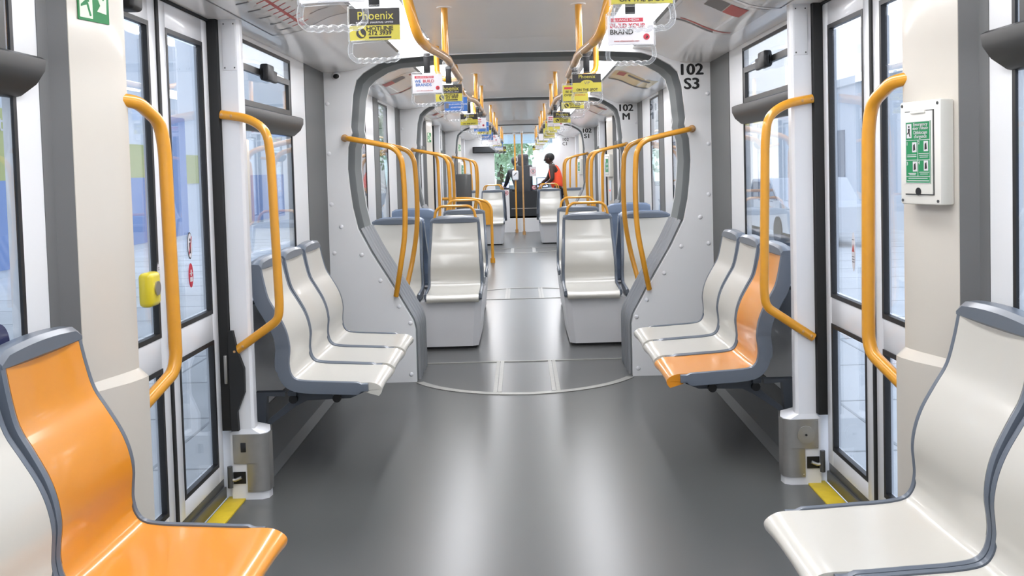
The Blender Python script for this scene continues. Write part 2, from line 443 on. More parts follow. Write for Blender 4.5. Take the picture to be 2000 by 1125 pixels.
def side_wall(sd, y0, y1, wins, label):
    m = MB(); cur = y0
    m.box(*wall_piece(sd, y0, y1, .26, .77)); m.box(*wall_piece(sd, y0, y1, 1.985, 2.22))
    for a, b in wins+[(y1, y1)]:
        if a > cur: m.box(*wall_piece(sd, cur, a, .77, 1.985))
        cur = b
    o = m.obj('wall_'+('left' if sd < 0 else 'right'), 'wallgrey', smooth=False)
    struct(o, label, 'wall')
    m = MB().prism([(sd*(W+.07), .262), (sd*(W-.005), .262), (sd*(W-.02), .20), (sd*(W-.06), .03), (sd*(W-.10), .002), (sd*(W+.07), 0)], y0, y1, 'y')
    b = m.obj('baseboard_'+('left' if sd < 0 else 'right'), 'skirt'); struct(b, 'dark grey coved skirting under '+label, 'baseboard')
    return o
def vstrip(sd, y0, y1, z0=.30, z1=2.03, th=.004, m='strip'):
    global tn
    o = MB().box(min(sd*(W-th), sd*(W+.01)), max(sd*(W-th), sd*(W+.01)), y0, y1, z0, z1).obj('trim_%d' % tn, m, smooth=False); tn += 1
    struct(o, 'grey vertical wall strip', 'trim')
for sd in (-1, 1):
    s_ = 'left' if sd < 0 else 'right'
    side_wall(sd, -1.6, 2.62, [(-1.2, .35), (.62, 2.43)], '%s side wall behind the nearest seats' % s_)
    window(sd, -1.2, .35, label='%s side window beside the camera' % s_); window(sd, .62, 2.43, mull=2.33, latch=False, label='%s window above the nearest seats' % s_)
    side_wall(sd, 4.12, 6.25, [(4.16, 5.36)], '%s side wall behind the three-seat row' % s_)
    window(sd, 4.16, 5.36, label='%s window above the three-seat row' % s_)
    vstrip(sd, 5.70, 6.25)
    side_wall(sd, 6.83, 10.15, [(7.2, 7.9), (8.63, 9.2)], '%s side wall of the second car' % s_)
    window(sd, 7.2, 7.9, hopper=False, label='%s nearer window of the second car' % s_); window(sd, 8.63, 9.2, hopper=False, label='%s farther window of the second car' % s_)
    vstrip(sd, 8.33, 8.60); vstrip(sd, 9.78, 10.15)
    side_wall(sd, 10.65, 12.53, [(10.95, 12.2)], '%s side wall before the doors of the third car' % s_)
    window(sd, 10.95, 12.2, label='%s window before the doors of the third car' % s_)
    side_wall(sd, 14.03, 16.15, [(14.07, 15.27)], '%s side wall past the doors of the third car' % s_)
    window(sd, 14.07, 15.27, label='%s window past the doors of the third car' % s_); vstrip(sd, 15.6, 16.15)
    side_wall(sd, 16.65, 18.68, [(16.95, 18.3)], '%s side wall of the farthest car' % s_)
    window(sd, 16.95, 18.3, label='%s window of the farthest car' % s_)
    side_wall(sd, 20.19, 21.0, [], '%s side wall beside the cab partition' % s_)
struct(MB().box(-1.31, 1.31, -1.68, -1.6, 0, 2.22).obj('wall_back', 'wallgrey', smooth=False), 'wall behind the camera', 'wall')
# ------------------------------------------------------------------ doors, pillars, posts
dn = [0]
def mir(sd, poly): return [(sd*x, y) for x, y in poly]
def door_leaf(sd, y0, y1, parent, x=1.262):
    m = MB(); xa, xb = sd*x, sd*(x+.035)
    X0, X1 = min(xa, xb), max(xa, xb); fw = .075
    m.box(X0, X1, y0, y0+fw, .10, 2.0, .008); m.box(X0, X1, y1-fw, y1, .10, 2.0, .008)
    m.box(X0, X1, y0+fw-.01, y1-fw+.01, .10, .175, .008); m.box(X0, X1, y0+fw-.01, y1-fw+.01, .69, .81, .012); m.box(X0, X1, y0+fw-.01, y1-fw+.01, 1.90, 2.0, .008)
    L = m.obj('leaf', 'white', parent, world=True)
    g = MB(); gx0, gx1 = min(sd*(x-.001), sd*(x+.02)), max(sd*(x-.001), sd*(x+.02))
    for a, b in ((.175, .69), (.81, 1.90)):
        q = .017; Y0, Y1 = y0+fw-.006, y1-fw+.006; a -= .006; b += .006
        g.box(gx0, gx1, Y0, Y1, a, a+q); g.box(gx0, gx1, Y0, Y1, b-q, b); g.box(gx0, gx1, Y0, Y0+q, a+q, b-q); g.box(gx0, gx1, Y1-q, Y1, a+q, b-q)
    g.obj('gasket', 'black', L, world=True, smooth=False)
    p = MB(); px0, px1 = min(sd*(x+.012), sd*(x+.017)), max(sd*(x+.012), sd*(x+.017))
    p.box(px0, px1, y0+fw+.02, y1-fw-.02, .195, .67); p.box(px0, px1, y0+fw+.02, y1-fw-.02, .83, 1.88); p.obj('pane', 'glass', L, world=True, smooth=False)
    return L
def door_set(sd, y0, y1, where, detail):
    s_ = 'left' if sd < 0 else 'right'; dn[0] += 1
    d = root('door_%d' % dn[0], (sd*1.27, (y0+y1)/2, 0), 'white double-leaf glazed sliding door on the %s of the %s car' % (s_, where), 'door'); d['kind'] = 'structure'
    ym = (y0+y1)/2
    door_leaf(sd, y0+.005, ym-.012, d); door_leaf(sd, ym+.012, y1-.02, d)
    MB().box(min(sd*1.258, sd*1.30), max(sd*1.258, sd*1.30), ym-.013, ym+.013, .05, 2.01, .003).obj('centre_seal', 'rubber', d, world=True)
    MB().box(min(sd*1.225, sd*1.31), max(sd*1.225, sd*1.31), y1-.02, y1+.02, .30, 2.02, .004).obj('edge_seal', 'rubber', d, world=True)
    m = MB().box(min(sd*1.262, sd*1.31), max(sd*1.262, sd*1.31), y0, y1, .012, .06, .004).box(min(sd*1.272, sd*1.31), max(sd*1.272, sd*1.31), y0, y1, .055, .098, .004)
    m.obj('bottom_rail', 'darkgrey', d, world=True)
    MB().box(min(sd*1.255, sd*1.31), max(sd*1.255, sd*1.31), y0, y1, 2.0, 2.03).obj('top_rail', 'rubber', d, world=True)
    global tn
    o = MB().box(min(sd*1.185, sd*1.262), max(sd*1.185, sd*1.262), y0-.02, y1+.03, -.002, .006).obj('trim_%d' % tn, 'sill', smooth=False); tn += 1
    struct(o, 'yellow door sill strip on the %s of the %s car' % (s_, where), 'sill')
    o = MB().box(min(sd*1.235, sd*1.34), max(sd*1.235, sd*1.34), y0-.3, y1+.1, 2.03, 2.22).obj('trim_%d' % tn, 'wallgrey', smooth=False); tn += 1
    struct(o, 'white panel above the %s door of the %s car' % (s_, where), 'trim')
    # near pillar: body wider below the ledge
    P = [(1.31, y0), (1.155, y0), (1.142, y0-.012), (1.142, y0-.035), (1.155, y0-.10), (1.198, y0-.25), (1.31, y0-.25)]
    PB = [(1.31, y0+.002), (1.13, y0+.002), (1.115, y0-.012), (1.115, y0-.045), (1.13, y0-.11), (1.195, y0-.26), (1.31, y0-.26)]
    m = MB(); m.prism(mir(sd, P), .80, 2.03)
    m.prism(mir(sd, PB), 0, .775)
    rows = [[(sd*a, b, .775) for a, b in PB], [(sd*a, b, .80) for a, b in P]]; m.grid(rows)
    o = m.obj('trim_%d' % tn, 'beige', smooth=True); tn += 1
    struct(o, 'cream door pillar on the %s of the %s car, nearer side of the door' % (s_, where), 'pillar')
    o = MB().prism(mir(sd, [(1.20, y0-.25), (W-.002, y0-.285), (W-.002, y0-.34), (W+.01, y0-.34), (W+.01, y0-.25)]), .30, 2.03).obj('trim_%d' % tn, 'strip', smooth=False); tn += 1
    struct(o, 'grey strip beside the door pillar', 'trim')
    # far post
    Q = [(1.223, y1+.005), (1.15, y1+.005), (1.14, y1+.015), (1.14, y1+.06), (1.17, y1+.10), (W+.02, y1+.12), (1.31, y1+.12), (1.31, y1+.02), (1.223, y1+.02)]
    m = MB(); m.prism(mir(sd, Q), .30, 2.03)
    QB = [(1.24, y1+.002), (1.115, y1+.002), (1.09, y1+.02), (1.085, y1+.06), (1.11, y1+.15), (1.19, y1+.21), (1.31, y1+.21), (1.31, y1+.03), (1.24, y1+.03)]
    m.prism(mir(sd, QB), 0, .28)
    m.grid([[(sd*a, b, .28) for a, b in QB], [(sd*a, b, .30) for a, b in Q]])
    o = m.obj('trim_%d' % tn, 'white'); tn += 1; post = o
    struct(o, 'white door post on the %s of the %s car, farther side of the door' % (s_, where), 'post')
    # handrails: on the pillar and on the post
    h = root('grab_rail', (sd*1.14, y0-.02, .66), 'yellow grab rail on the cream pillar, %s door of the %s car' % (s_, where), 'grab rail', group='door grab rails')
    MB().tube(bend([(sd*1.16, y0-.03, 1.595), (sd*1.125, y0+.02, 1.59), (sd*1.10, y0+.125, 1.535), (sd*1.092, y0+.135, 1.45), (sd*1.085, y0+.135, .80), (sd*1.09, y0+.12, .755), (sd*1.15, y0-.035, .665)], .05), .0205, 14).obj('rail', 'yellow_paint', h, world=True)
    h = root('grab_rail', (sd*1.14, y1, .62), 'yellow grab rail on the white post, %s door of the %s car' % (s_, where), 'grab rail', group='door grab rails')
    MB().tube(bend([(sd*1.222, y1-.008, 1.618), (sd*1.11, y1-.012, 1.60), (sd*1.035, y1-.015, 1.55), (sd*1.022, y1-.015, 1.45), (sd*1.008, y1-.015, .82), (sd*1.015, y1-.015, .76), (sd*1.212, y1-.008, .625)], .06), .0185, 14).obj('rail', 'yellow_paint', h, world=True)
    for xx, zz in ((1.215, 1.616), (1.175, 1.61), (1.20, .634), (1.165, .655)):
        MB().ball((sd*xx, y1-.026, zz), .007, (1, .5, 1), 8, 6).obj('screw', 'worn_yellow', h, world=True)
    if not detail: return d, post
    # steel plate on the foot of the post
    f = root('kick_plate', (sd*1.1, y1, 0), 'steel kick plate with %s, foot of the %s door post' % ('a small dark socket' if sd < 0 else 'a round cover', s_), 'kick plate')
    sp = [(1.228, y1-.002), (1.113, y1-.002), (1.087, y1+.018), (1.082, y1+.06), (1.107, y1+.152), (1.105, y1+.156), (1.079, y1+.062), (1.083, y1+.014), (1.11, y1-.006), (1.228, y1-.006)]
    m = MB(); m.prism(mir(sd, sp), .155, .279)
    sp2 = [(1.172 if a > 1.2 else a, b) for a, b in sp]; m.prism(mir(sd, sp2), .035, .156); m.obj('plate', 'steel', f, world=True)
    if sd < 0: MB().box(sd*1.185-.011, sd*1.185+.011, y1-.010, y1-.004, .205, .245, .002).obj('socket', 'black', f, world=True)
    else: MB().disc((sd*1.175, y1-.009, .215), .037, 'y', .006, 28).obj('round_cover', 'steel', f, world=True); 
    if sd > 0: MB().disc((sd*1.175, y1-.013, .215), .005, 'y', .004, 10).obj('hole', 'black', f, world=True)
    for xx, zz in ((1.222, .272), (1.222, .162), (1.165, .045)): MB().ball((sd*xx, y1-.006, zz), .003, (1, .5, 1), 6, 5).obj('screw', 'steel', f, world=True)
    hg = root('door_hinge_arm', (sd*1.21, y1, .1), 'metal door guide arm in a dark slot at the foot of the %s door post' % s_, 'door hinge')
    MB().box(min(sd*1.18, sd*1.232), max(sd*1.18, sd*1.232), y1-.003, y1+.001, .07, .12).obj('slot', 'black', hg, world=True, smooth=False)
    MB().tube([(sd*1.195, y1-.012, .10), (sd*1.22, y1-.015, .09), (sd*1.245, y1-.02, .095)], .007, 8).obj('arm', 'steel', hg, world=True)
    MB().cyl((sd*1.24, y1-.02, .06), (sd*1.24, y1-.02, .15), .011, 10).obj('pivot', 'darkgrey', hg, world=True)
    if sd < 0:
        hc = root('cable_cover', (-1.2, y1-.02, .33), 'black bulging rubber cover low on the edge of the left door post', 'cover')
        MB().prism([(-1.225, .30), (-1.195, .30), (-1.198, .38), (-1.165, .46), (-1.163, .56), (-1.19, .64), (-1.205, .72), (-1.225, .72)], y1-.028, y1-.004, 'y').obj('cover', 'rubber', hc, world=True)
        MB().box(-1.245, -1.232, y1-.032, y1-.018, .50, .62, .003).obj('latch_plate', 'steel', hc, world=True)
    # cover plate high on the post
    pc = root('cover_plate', (sd*1.185, y1, 1.78), 'small white screwed cover plate high on the %s door post' % s_, 'cover plate')
    MB().box(min(sd*1.152, sd*1.208), max(sd*1.152, sd*1.208), y1+.001, y1+.005, 1.80, 2.0, .0015).obj('plate', 'white', pc, world=True)
    for xx in (1.16, 1.20):
        for zz in (1.81, 1.99): MB().ball((sd*xx, y1+.001, zz), .0035, (1, .5, 1), 6, 5).obj('screw', 'darkgrey', pc, world=True)
    return d, post
DL, PL = door_set(-1, 2.89, 4.04, 'nearest', True); DR, PR = door_set(1, 2.89, 4.04, 'nearest', True)
door_set(-1, 12.80, 13.95, 'third', False); door_set(1, 12.80, 13.95, 'third', False)
door_set(-1, 18.95, 20.10, 'farthest', False); door_set(1, 18.95, 20.10, 'farthest', False)
# door open button, sensor heads, stickers
b = root('door_button', (-1.262, 3.24, .99), 'yellow door opening button on the left door of the nearest car', 'button')
MB().box(-1.262, -1.215, 3.19, 3.28, .935, 1.05, .016, 3).obj('housing', 'handle_yellow', b, world=True)
MB().disc((-1.213, 3.238, .995), .024, 'x', .006, 20).obj('push_button', 'steel', b, world=True)
def sticker(x, y, z, ry, rz, base, ring, label, marks=None):
    sd = -1 if x < 0 else 1
    r = root('door_sticker', (x, y, z), label, 'sticker')
    MB().disc((x, y, z), ry, 'x', .001, 28, rz).obj('ring', ring, r, world=True, smooth=False)
    xi = x-sd*.0008; MB().disc((xi, y, z), ry*.86, 'x', .001, 28, rz*.9).obj('field', base, r, world=True, smooth=False)
    xi -= sd*.0008
    if marks: marks(r, xi, y, z)
    return r
def mk_noperson(r, x, y, z):
    m = MB(); m.disc((x, y, z+.022), .006, 'x', .0006, 10); m.prism([(y-.009, z+.012), (y+.009, z+.012), (y+.006, z-.03), (y-.006, z-.03)], x-.0003, x+.0003, 'x'); m.obj('pictogram', 'card_black', r, world=True, smooth=False)
    MB().prism([(y-.018, z-.032), (y-.014, z-.036), (y+.02, z+.032), (y+.016, z+.036)], x+.0004, x+.0009, 'x').obj('bar', 'card_red', r, world=True, smooth=False)
def mk_hands(r, x, y, z):
    m = MB(); m.box(x-.0003, x+.0003, y-.014, y+.014, z-.024, z-.006); m.box(x-.0003, x+.0003, y-.005, y+.005, z-.002, z+.022); m.box(x-.0003, x+.0003, y-.016, y+.016, z+.006, z+.010); m.obj('pictogram', 'card_white', r, world=True, smooth=False)
def mk_arrow(r, x, y, z):
    m = MB(); m.prism([(y+.008, z+.028), (y-.006, z+.002), (y+.008, z-.024), (y+.008, z-.012), (y+.001, z+.002), (y+.008, z+.016)], x-.0004, x+.0004, 'x'); m.obj('arrow', 'card_black', r, world=True, smooth=False)
    m = MB()
    for q in (-.045, -.052, .042, .049): m.box(x-.0003, x+.0003, y-.006, y+.006, z+q, z+q+.003)
    m.obj('small_print', 'map_grey', r, world=True, smooth=False)
sticker(-1.271, 3.735, 1.10, .026, .052, 'card_white', 'card_black', 'round no-leaning sticker on the left door glass, upper of the two', mk_noperson)
sticker(-1.271, 3.735, .985, .026, .047, 'card_red', 'card_red', 'round red warning sticker on the left door glass, lower of the two', mk_hands)
sticker(-1.2605, 3.375, 1.0, .016, .072, 'card_white', 'map_grey', 'tall oval push-here sticker with black arrow beside the yellow door button', mk_arrow)
def mk_warn(r, x, y, z):
    m = MB(); m.prism([(y-.013, z), (y+.013, z), (y, z+.03)], x-.0003, x+.0003, 'x'); m.obj('triangle', 'map_red', r, world=True, smooth=False)
    m = MB()
    for q in (-.02, -.03, -.04, .045): m.box(x-.0003, x+.0003, y-.012, y+.012, z+q, z+q+.003)
    m.obj('small_print', 'map_grey', r, world=True, smooth=False)
sticker(1.271, 3.70, 1.01, .020, .075, 'card_white', 'card_white', 'tall oval warning sticker on the right door glass', mk_warn)
for sd, y in ((-1, 3.13), (1, 3.5)):
    r = root('door_sensor', (sd*1.25, y, 1.95), 'black sensor housing at the top of the %s door of the nearest car' % ('left' if sd < 0 else 'right'), 'sensor')
    MB().box(min(sd*1.20, sd*1.262), max(sd*1.20, sd*1.262), y-.03, y+.06, 1.90 if sd < 0 else 1.955, 2.03, .015, 3).obj('housing', 'black', r, world=True)
    MB().disc((sd*1.197, y+.015, 1.965 if sd < 0 else 1.99), .028, 'x', .008, 20).obj('lens', 'rubber', r, world=True)
r = root('round_sticker', (-1.236, 2.07, 1.0), 'round dark blue wheelchair sticker low on the nearest left window', 'sticker')
MB().disc((-1.245, 2.30, .97), .055, 'x', .001, 30, .055).obj('field', 'navy', r, world=True, smooth=False)
m = MB(); m.disc((-1.2435, 2.275, .995), .009, 'x', .001, 12); m.box(-1.244, -1.243, 2.265, 2.285, .95, .985); m.box(-1.244, -1.243, 2.285, 2.305, .95, .96); m.obj('pictogram', 'card_white', r, world=True, smooth=False)
# white emergency intercom box behind the left post, seen edge on
r = root('intercom_box', (-1.19, 4.2, 1.2), 'pale intercom box on the window edge behind the left door post', 'box')
MB().box(-1.22, -1.155, 4.145, 4.20, 1.16, 1.52, .008).obj('casing', 'beige', r, world=True)
# ------------------------------------------------------------------ exit signs and emergency release boxes
def pillar_frame(sd, y0):
    """matrix: local x along the slanted pillar face (toward the door), local y up, local z out into the aisle"""
    a = Vector((sd*1.198, y0-.25, 0)); b = Vector((sd*1.150, y0-.08, 0)); u = (b-a).normalized(); up = Vector((0, 0, 1))
    n = u.cross(up)
    if n.x*sd > 0: n = -n
    return a, u, n
def on_pillar(mb, sd, y0, z):
    a, u, n = pillar_frame(sd, y0)
    ux = u if sd < 0 else -u                      # reading direction runs left to right
    org = (a+u*.10)
    M = Matrix(((ux.x, 0, n.x, org.x), (ux.y, 0, n.y, org.y), (0, 1, 0, z), (0, 0, 0, 1)))
    mb.bm.transform(M); return mb
def exit_sign(y0, z, where):
    sd = -1; a, u, n = pillar_frame(sd, y0); o_ = a+u*.13
    r = root('exit_sign', (o_.x, o_.y, z), 'green running-man exit sign, left pillar of the %s car' % where, 'sign')
    on_pillar(MB().box(-.062, .062, -.06, .06, .001, .004), sd, y0, z).obj('panel', 'sign_green', r, world=True, smooth=False)
    on_pillar(MB().box(-.057, -.006, -.053, .053, .004, .005), sd, y0, z).obj('doorway', 'sign_pale', r, world=True, smooth=False)
    m = MB(); m.disc((-.026, .030, .0055), .007, 'z', .001, 12)
    for q in ([(-.040, .018), (-.018, .020), (-.020, -.008), (-.032, -.010)], [(-.044, .004), (-.050, .006), (-.044, .020), (-.038, .018)], [(-.020, .018), (-.008, .004), (-.011, .0), (-.024, .010)],
              [(-.032, -.008), (-.024, -.010), (-.012, -.045), (-.018, -.047)], [(-.034, -.004), (-.028, -.016), (-.052, -.024), (-.052, -.018)]):
        m.prism(q, .005, .006)
    on_pillar(m, sd, y0, z).obj('running_figure', 'sign_green', r, world=True, smooth=False)
    m = MB(); m.prism([(.008, .022), (.016, .030), (.038, .002), (.052, .014), (.050, -.034), (.012, -.030), (.026, -.012)], .004, .005)
    on_pillar(m, sd, y0, z).obj('arrow', 'sign_pale', r, world=True, smooth=False)
exit_sign(2.89, 1.862, 'nearest'); exit_sign(12.80, 1.80, 'third'); exit_sign(18.95, 1.80, 'farthest')
def release_box(sd, y0, where, detail):
    a, u, n = pillar_frame(sd, y0); o_ = a+u*.10; z = 1.375
    r = root('emergency_release_box', (o_.x, o_.y, z-.14), 'emergency release box with green label, %s pillar, %s car' % ('left' if sd < 0 else 'right', where), 'emergency box')
    P = lambda mb: on_pillar(mb, sd, y0, z)
    P(MB().box(-.085, .085, -.145, .145, .0, .045, .006)).obj('casing', 'cream_box', r, world=True)
    P(MB().box(-.060, .060, -.118, .118, .045, .047)).obj('lid_gap', 'darkgrey', r, world=True, smooth=False)
    P(MB().box(-.057, .057, -.115, .115, .045, .050, .001)).obj('lid', 'cream_box', r, world=True)
    gp = P(MB().box(-.052, .052, -.085, .088, .050, .0515)).obj('label_panel', 'green', r, world=True, smooth=False)
    m = MB()
    for y in (.036, -.020, -.066): m.box(-.050, .050, y-.0007, y+.0007, .0515, .052)
    m.box(-.0007, .0007, -.066, .036, .0515, .052)
    for y in (-.084, .087): m.box(-.051, .051, y-.0007, y+.0007, .0515, .052)
    for x in (-.0505, .0505): m.box(x-.0007, x+.0007, -.084, .087, .0515, .052)
    for cx, cy in ((-.014, .016), (.034, .018), (-.012, -.038), (.034, -.036)): m.box(cx-.009, cx+.009, cy-.014, cy+.014, .0515, .052)
    m.box(-.046, -.026, .042, .082, .0515, .052); P(m).obj('white_panels', 'card_white', gp if False else r, world=True, smooth=False)
    if not detail: return
    m = MB(); m.disc((-.036, .074, .0525), .003, 'z', .0006, 8); m.prism([(-.041, .069), (-.032, .069), (-.033, .058), (-.039, .058)], .052, .0526)
    m.prism([(-.038, .059), (-.034, .059), (-.030, .045), (-.033, .045)], .052, .0526); m.prism([(-.039, .060), (-.037, .056), (-.044, .052), (-.044, .055)], .052, .0526)
    for cx, cy in ((-.014, .016), (.034, .018), (-.012, -.038), (.034, -.036)): m.prism([(cx-.005, cy-.01), (cx+.004, cy-.008), (cx+.002, cy+.01), (cx-.004, cy+.006)], .052, .0526)
    P(m).obj('pictogram', 'card_black', r, world=True, smooth=False)
    for t, x, y, sz in (('Emergency', .012, .079, .0135), ('door release', .012, .0685, .0125), ('Déblocage', .012, .0565, .0135), ("d'urgence", .012, .0455, .0135),
                        ('1', -.044, .026, .014), ('2', .006, .028, .014), ('3', -.044, -.030, .014), ('4', .006, -.028, .014)):
        mb = text_bm(t, sz); mb.bm.transform(Matrix.Translation((x, y, .0524))); P(mb).obj('lettering', 'card_white', r, world=True, smooth=False)
    m = MB()
    for x0, x1, y in ((-.045, -.006, -.006), (-.045, -.006, -.011), (.004, .046, -.003), (.006, .044, -.008), (.008, .042, -.013), (-.04, -.008, -.058), (-.036, -.01, -.062), (.006, .046, -.055), (.01, .042, -.060), (-.04, .04, -.072), (-.046, .046, -.079)):
        m.box(x0, x1, y, y+.0018, .0515, .052)
    P(m).obj('small_print', 'card_white', r, world=True, smooth=False)
    P(MB().disc((0, -.108, .051), .011, 'z', .002, 16)).obj('finger_hole', 'black', r, world=True, smooth=False)
    P(MB().box(-.03, .03, .110, .117, .048, .054, .001)).obj('hinge', 'cream_box', r, world=True)
    for x in (-.074, .074):
        for y in (-.134, .134): P(MB().disc((x, y, .0455), .0045, 'z', .002, 10)).obj('screw', 'darkgrey', r, world=True)
release_box(1, 2.89, 'nearest', True); release_box(1, 12.80, 'third', False); release_box(1, 18.95, 'farthest', False); release_box(-1, 18.95, 'farthest', False)
r = root('door_control_panel', (1.15, 12.72, .95), 'narrow grey control panel with a red light under the release box of the third car', 'control panel')
on_pillar(MB().box(-.035, .035, -.13, .13, .002, .012, .003), 1, 12.80, 1.05).obj('panel', 'ext_grey', r, world=True)
on_pillar(MB().disc((0, 0, .013), .012, 'z', .004, 12), 1, 12.80, 1.05).obj('lamp', 'red_lamp', r, world=True)
# ------------------------------------------------------------------ gangway grab rails
def gang_rail(sd, y, ysgn, where):
    g = root('grab_rail', (sd*1.1, y, .55), 'curved yellow grab rail, %s of the %s' % ('left' if sd < 0 else 'right', where), 'grab rail', group='curved gangway grab rails')
    yo = y-.07*ysgn
    pts = [(sd*1.112, y-.012*ysgn, 1.588), (sd*1.06, yo, 1.578), (sd*.90, yo, 1.545), (sd*.80, yo, 1.515), (sd*.752, yo, 1.455), (sd*.738, yo, 1.36), (sd*.733, yo, 1.15), (sd*.742, yo, .95), (sd*.775, yo, .75), (sd*.815, y-.02*ysgn, .565)]
    MB().tube(cr(pts, 6), .0175, 12).obj('rail', 'yellow_paint', g, world=True)
    MB().disc((sd*1.112, y-.004*ysgn, 1.588), .024, 'y', .008, 14).obj('flange', 'worn_yellow', g, world=True)
for (a, b), wv in zip(GANG, numw):
    for sd in (-1, 1):
        gang_rail(sd, a, 1, '%s gangway, nearer face' % wv); gang_rail(sd, b, -1, '%s gangway, farther face' % wv)
# ------------------------------------------------------------------ seats
PF = [(0, .945), (.012, .88), (.03, .812), (.062, .755), (.092, .700), (.110, .650), (.118, .597), (.114, .55), (.113, .516), (.122, .475), (.147, .448), (.20, .437), (.30, .431), (.406, .425), (.470, .424), (.500, .418), (.522, .402), (.521, .386), (.510, .372)]
def prof(n0=0, n1=None, k=4):
    P = cr([(a, 0, b) for a, b in PF[n0:n1]], k); out = []
    for i, p in enumerate(P):
        t = (P[min(i+1, len(P)-1)]-P[max(i-1, 0)]).normalized(); n = Vector((-t.z, 0, t.x))
        if n.x < 0 and i < 10: n = -n
        out.append((p, n))
    # keep the normals on the sitting side
    for i in range(1, len(out)):
        if out[i][1].dot(out[i-1][1]) < 0: out[i] = (out[i][0], -out[i][1])
    return out
def taper(z): return 1-.10*max(0, min(1, (z-.55)/.40))
def make_seat(m_pan, m_shell='seat_grey', loop=False, hw=.197, rim=.021):
    r = root('passenger_chair', (0, 0, 0), 'seat', 'seat')
    P = prof(); N = 10
    top = []; bot = []
    for p, n in P:
        rt = []; rb = []
        for j in range(N+1):
            u = -1+2*j/N; c = .010*abs(u)**2.5 if p.z > .5 else .006*abs(u)**2.5
            q = p+n*c; x = u*hw*taper(p.z); rt.append((x, -q.x, q.z)); q2 = p-n*.02
            if p.x > .44: q2 = Vector((.455, 0, max(.362, min(q2.z, .40))))
            rb.append((x, -q2.x, q2.z))
        top.append(rt); bot.append(rb)
    m = MB(); A = m.grid(top); B = m.grid(bot)
    for i in range(len(A)-1):
        m.face([A[i][0], A[i+1][0], B[i+1][0], B[i][0]]); m.face([A[i][N], A[i+1][N], B[i+1][N], B[i][N]])
    for i in (0, len(A)-1):
        for j in range(N): m.face([A[i][j], A[i][j+1], B[i][j+1], B[i][j]])
    m.obj('seat_pan', m_pan, r)
    m = MB(); rows = []
    P2 = prof(0, 15)
    for i, (p, n) in enumerate(P2):
        H = (hw+rim)*taper(p.z) + (.002 if p.z > .6 else 0); h = hw*taper(p.z)+.002
        fr = .013; bk = -.052 if p.z > .5 else -.045
        if i > len(P2)-4: bk = -.03; fr = .006
        sec = [(-H, bk), (-H-.002, -.02), (-H, fr-.004), (-(H+h)/2, fr), (-h, fr-.003), (-h, -.022), (h, -.022), (h, fr-.003), ((H+h)/2, fr), (H, fr-.004), (H+.002, -.02), (H, bk)]
        rows.append([(u, -(p+n*d).x, (p+n*d).z) for u, d in sec])
    V = [[m.bm.verts.new(q) for q in rw] for rw in rows]; L = len(V[0])
    for i in range(len(V)-1):
        for j in range(L): m.face([V[i][j], V[i][(j+1) % L], V[i+1][(j+1) % L], V[i+1][j]])
    m.face(V[0]); m.face(V[-1][::-1]); m.obj('shell', m_shell, r)
    # the headrest cap
    m = MB(); secs = []
    for j in range(13):
        u = -1+2*j/12; x = u*(hw+rim+.001)*.9; zz = .980+.012*(1-u*u)-(.014 if abs(u) > .95 else 0)
        secs.append([(x, -.012, .946), (x, -.012, zz-.012), (x, -.002, zz), (x, .03, zz+.002), (x, .052, zz-.012), (x, .058, .94), (x, .052, .90), (x, .022, .92)])
    V = [[m.bm.verts.new(q) for q in rw] for rw in secs]; L = 8
    for i in range(12):
        for j in range(L): m.face([V[i][j], V[i][(j+1) % L], V[i+1][(j+1) % L], V[i+1][j]])
    m.face(V[0]); m.face(V[-1]); m.obj('headrest_cap', m_shell, r)
    if loop:
        MB().tube(bend([(-.17, .03, .95), (-.155, .035, 1.04), (-.115, .035, 1.075), (.115, .035, 1.075), (.155, .035, 1.04), (.17, .03, .95)], .04), .0115, 10).obj('grab_handle', 'yellow_paint', r)
    return r
PROTO = {}
def seat(kind, x, y, rz, label, group, z=0):
    args = {'cream': ('seat_cream', 'seat_grey', False), 'orange': ('seat_orange', 'seat_grey', False), 'cream_loop': ('seat_cream', 'seat_grey', True), 'blueback': ('seat_cream', 'seat_blue', False)}[kind]
    if kind not in PROTO: PROTO[kind] = make_seat(*args); s = PROTO[kind]
    else: s = copy_tree(PROTO[kind])
    s.location = (x, y, z); s.rotation_euler = (0, 0, rz); s['label'] = label; s['category'] = 'seat'; s['group'] = group
    return s
H90 = math.pi/2
rows_ = [('three seats against the left wall before the first gangway', -1, 5.59, ['cream', 'cream', 'cream']),
         ('three seats against the right wall before the first gangway', 1, 5.59, ['cream', 'cream', 'orange']),
         ('nearest seats against the left wall', -1, 2.56, ['orange', 'cream', 'cream']),
         ('nearest seats against the right wall', 1, 2.58, ['cream', 'cream', 'cream'])]
pos3 = {0: ('beside the gangway wall', 'in the middle of its row of three', 'nearest the door post'), 1: ('beside the gangway wall', 'in the middle of its row of three', 'nearest the door post')}
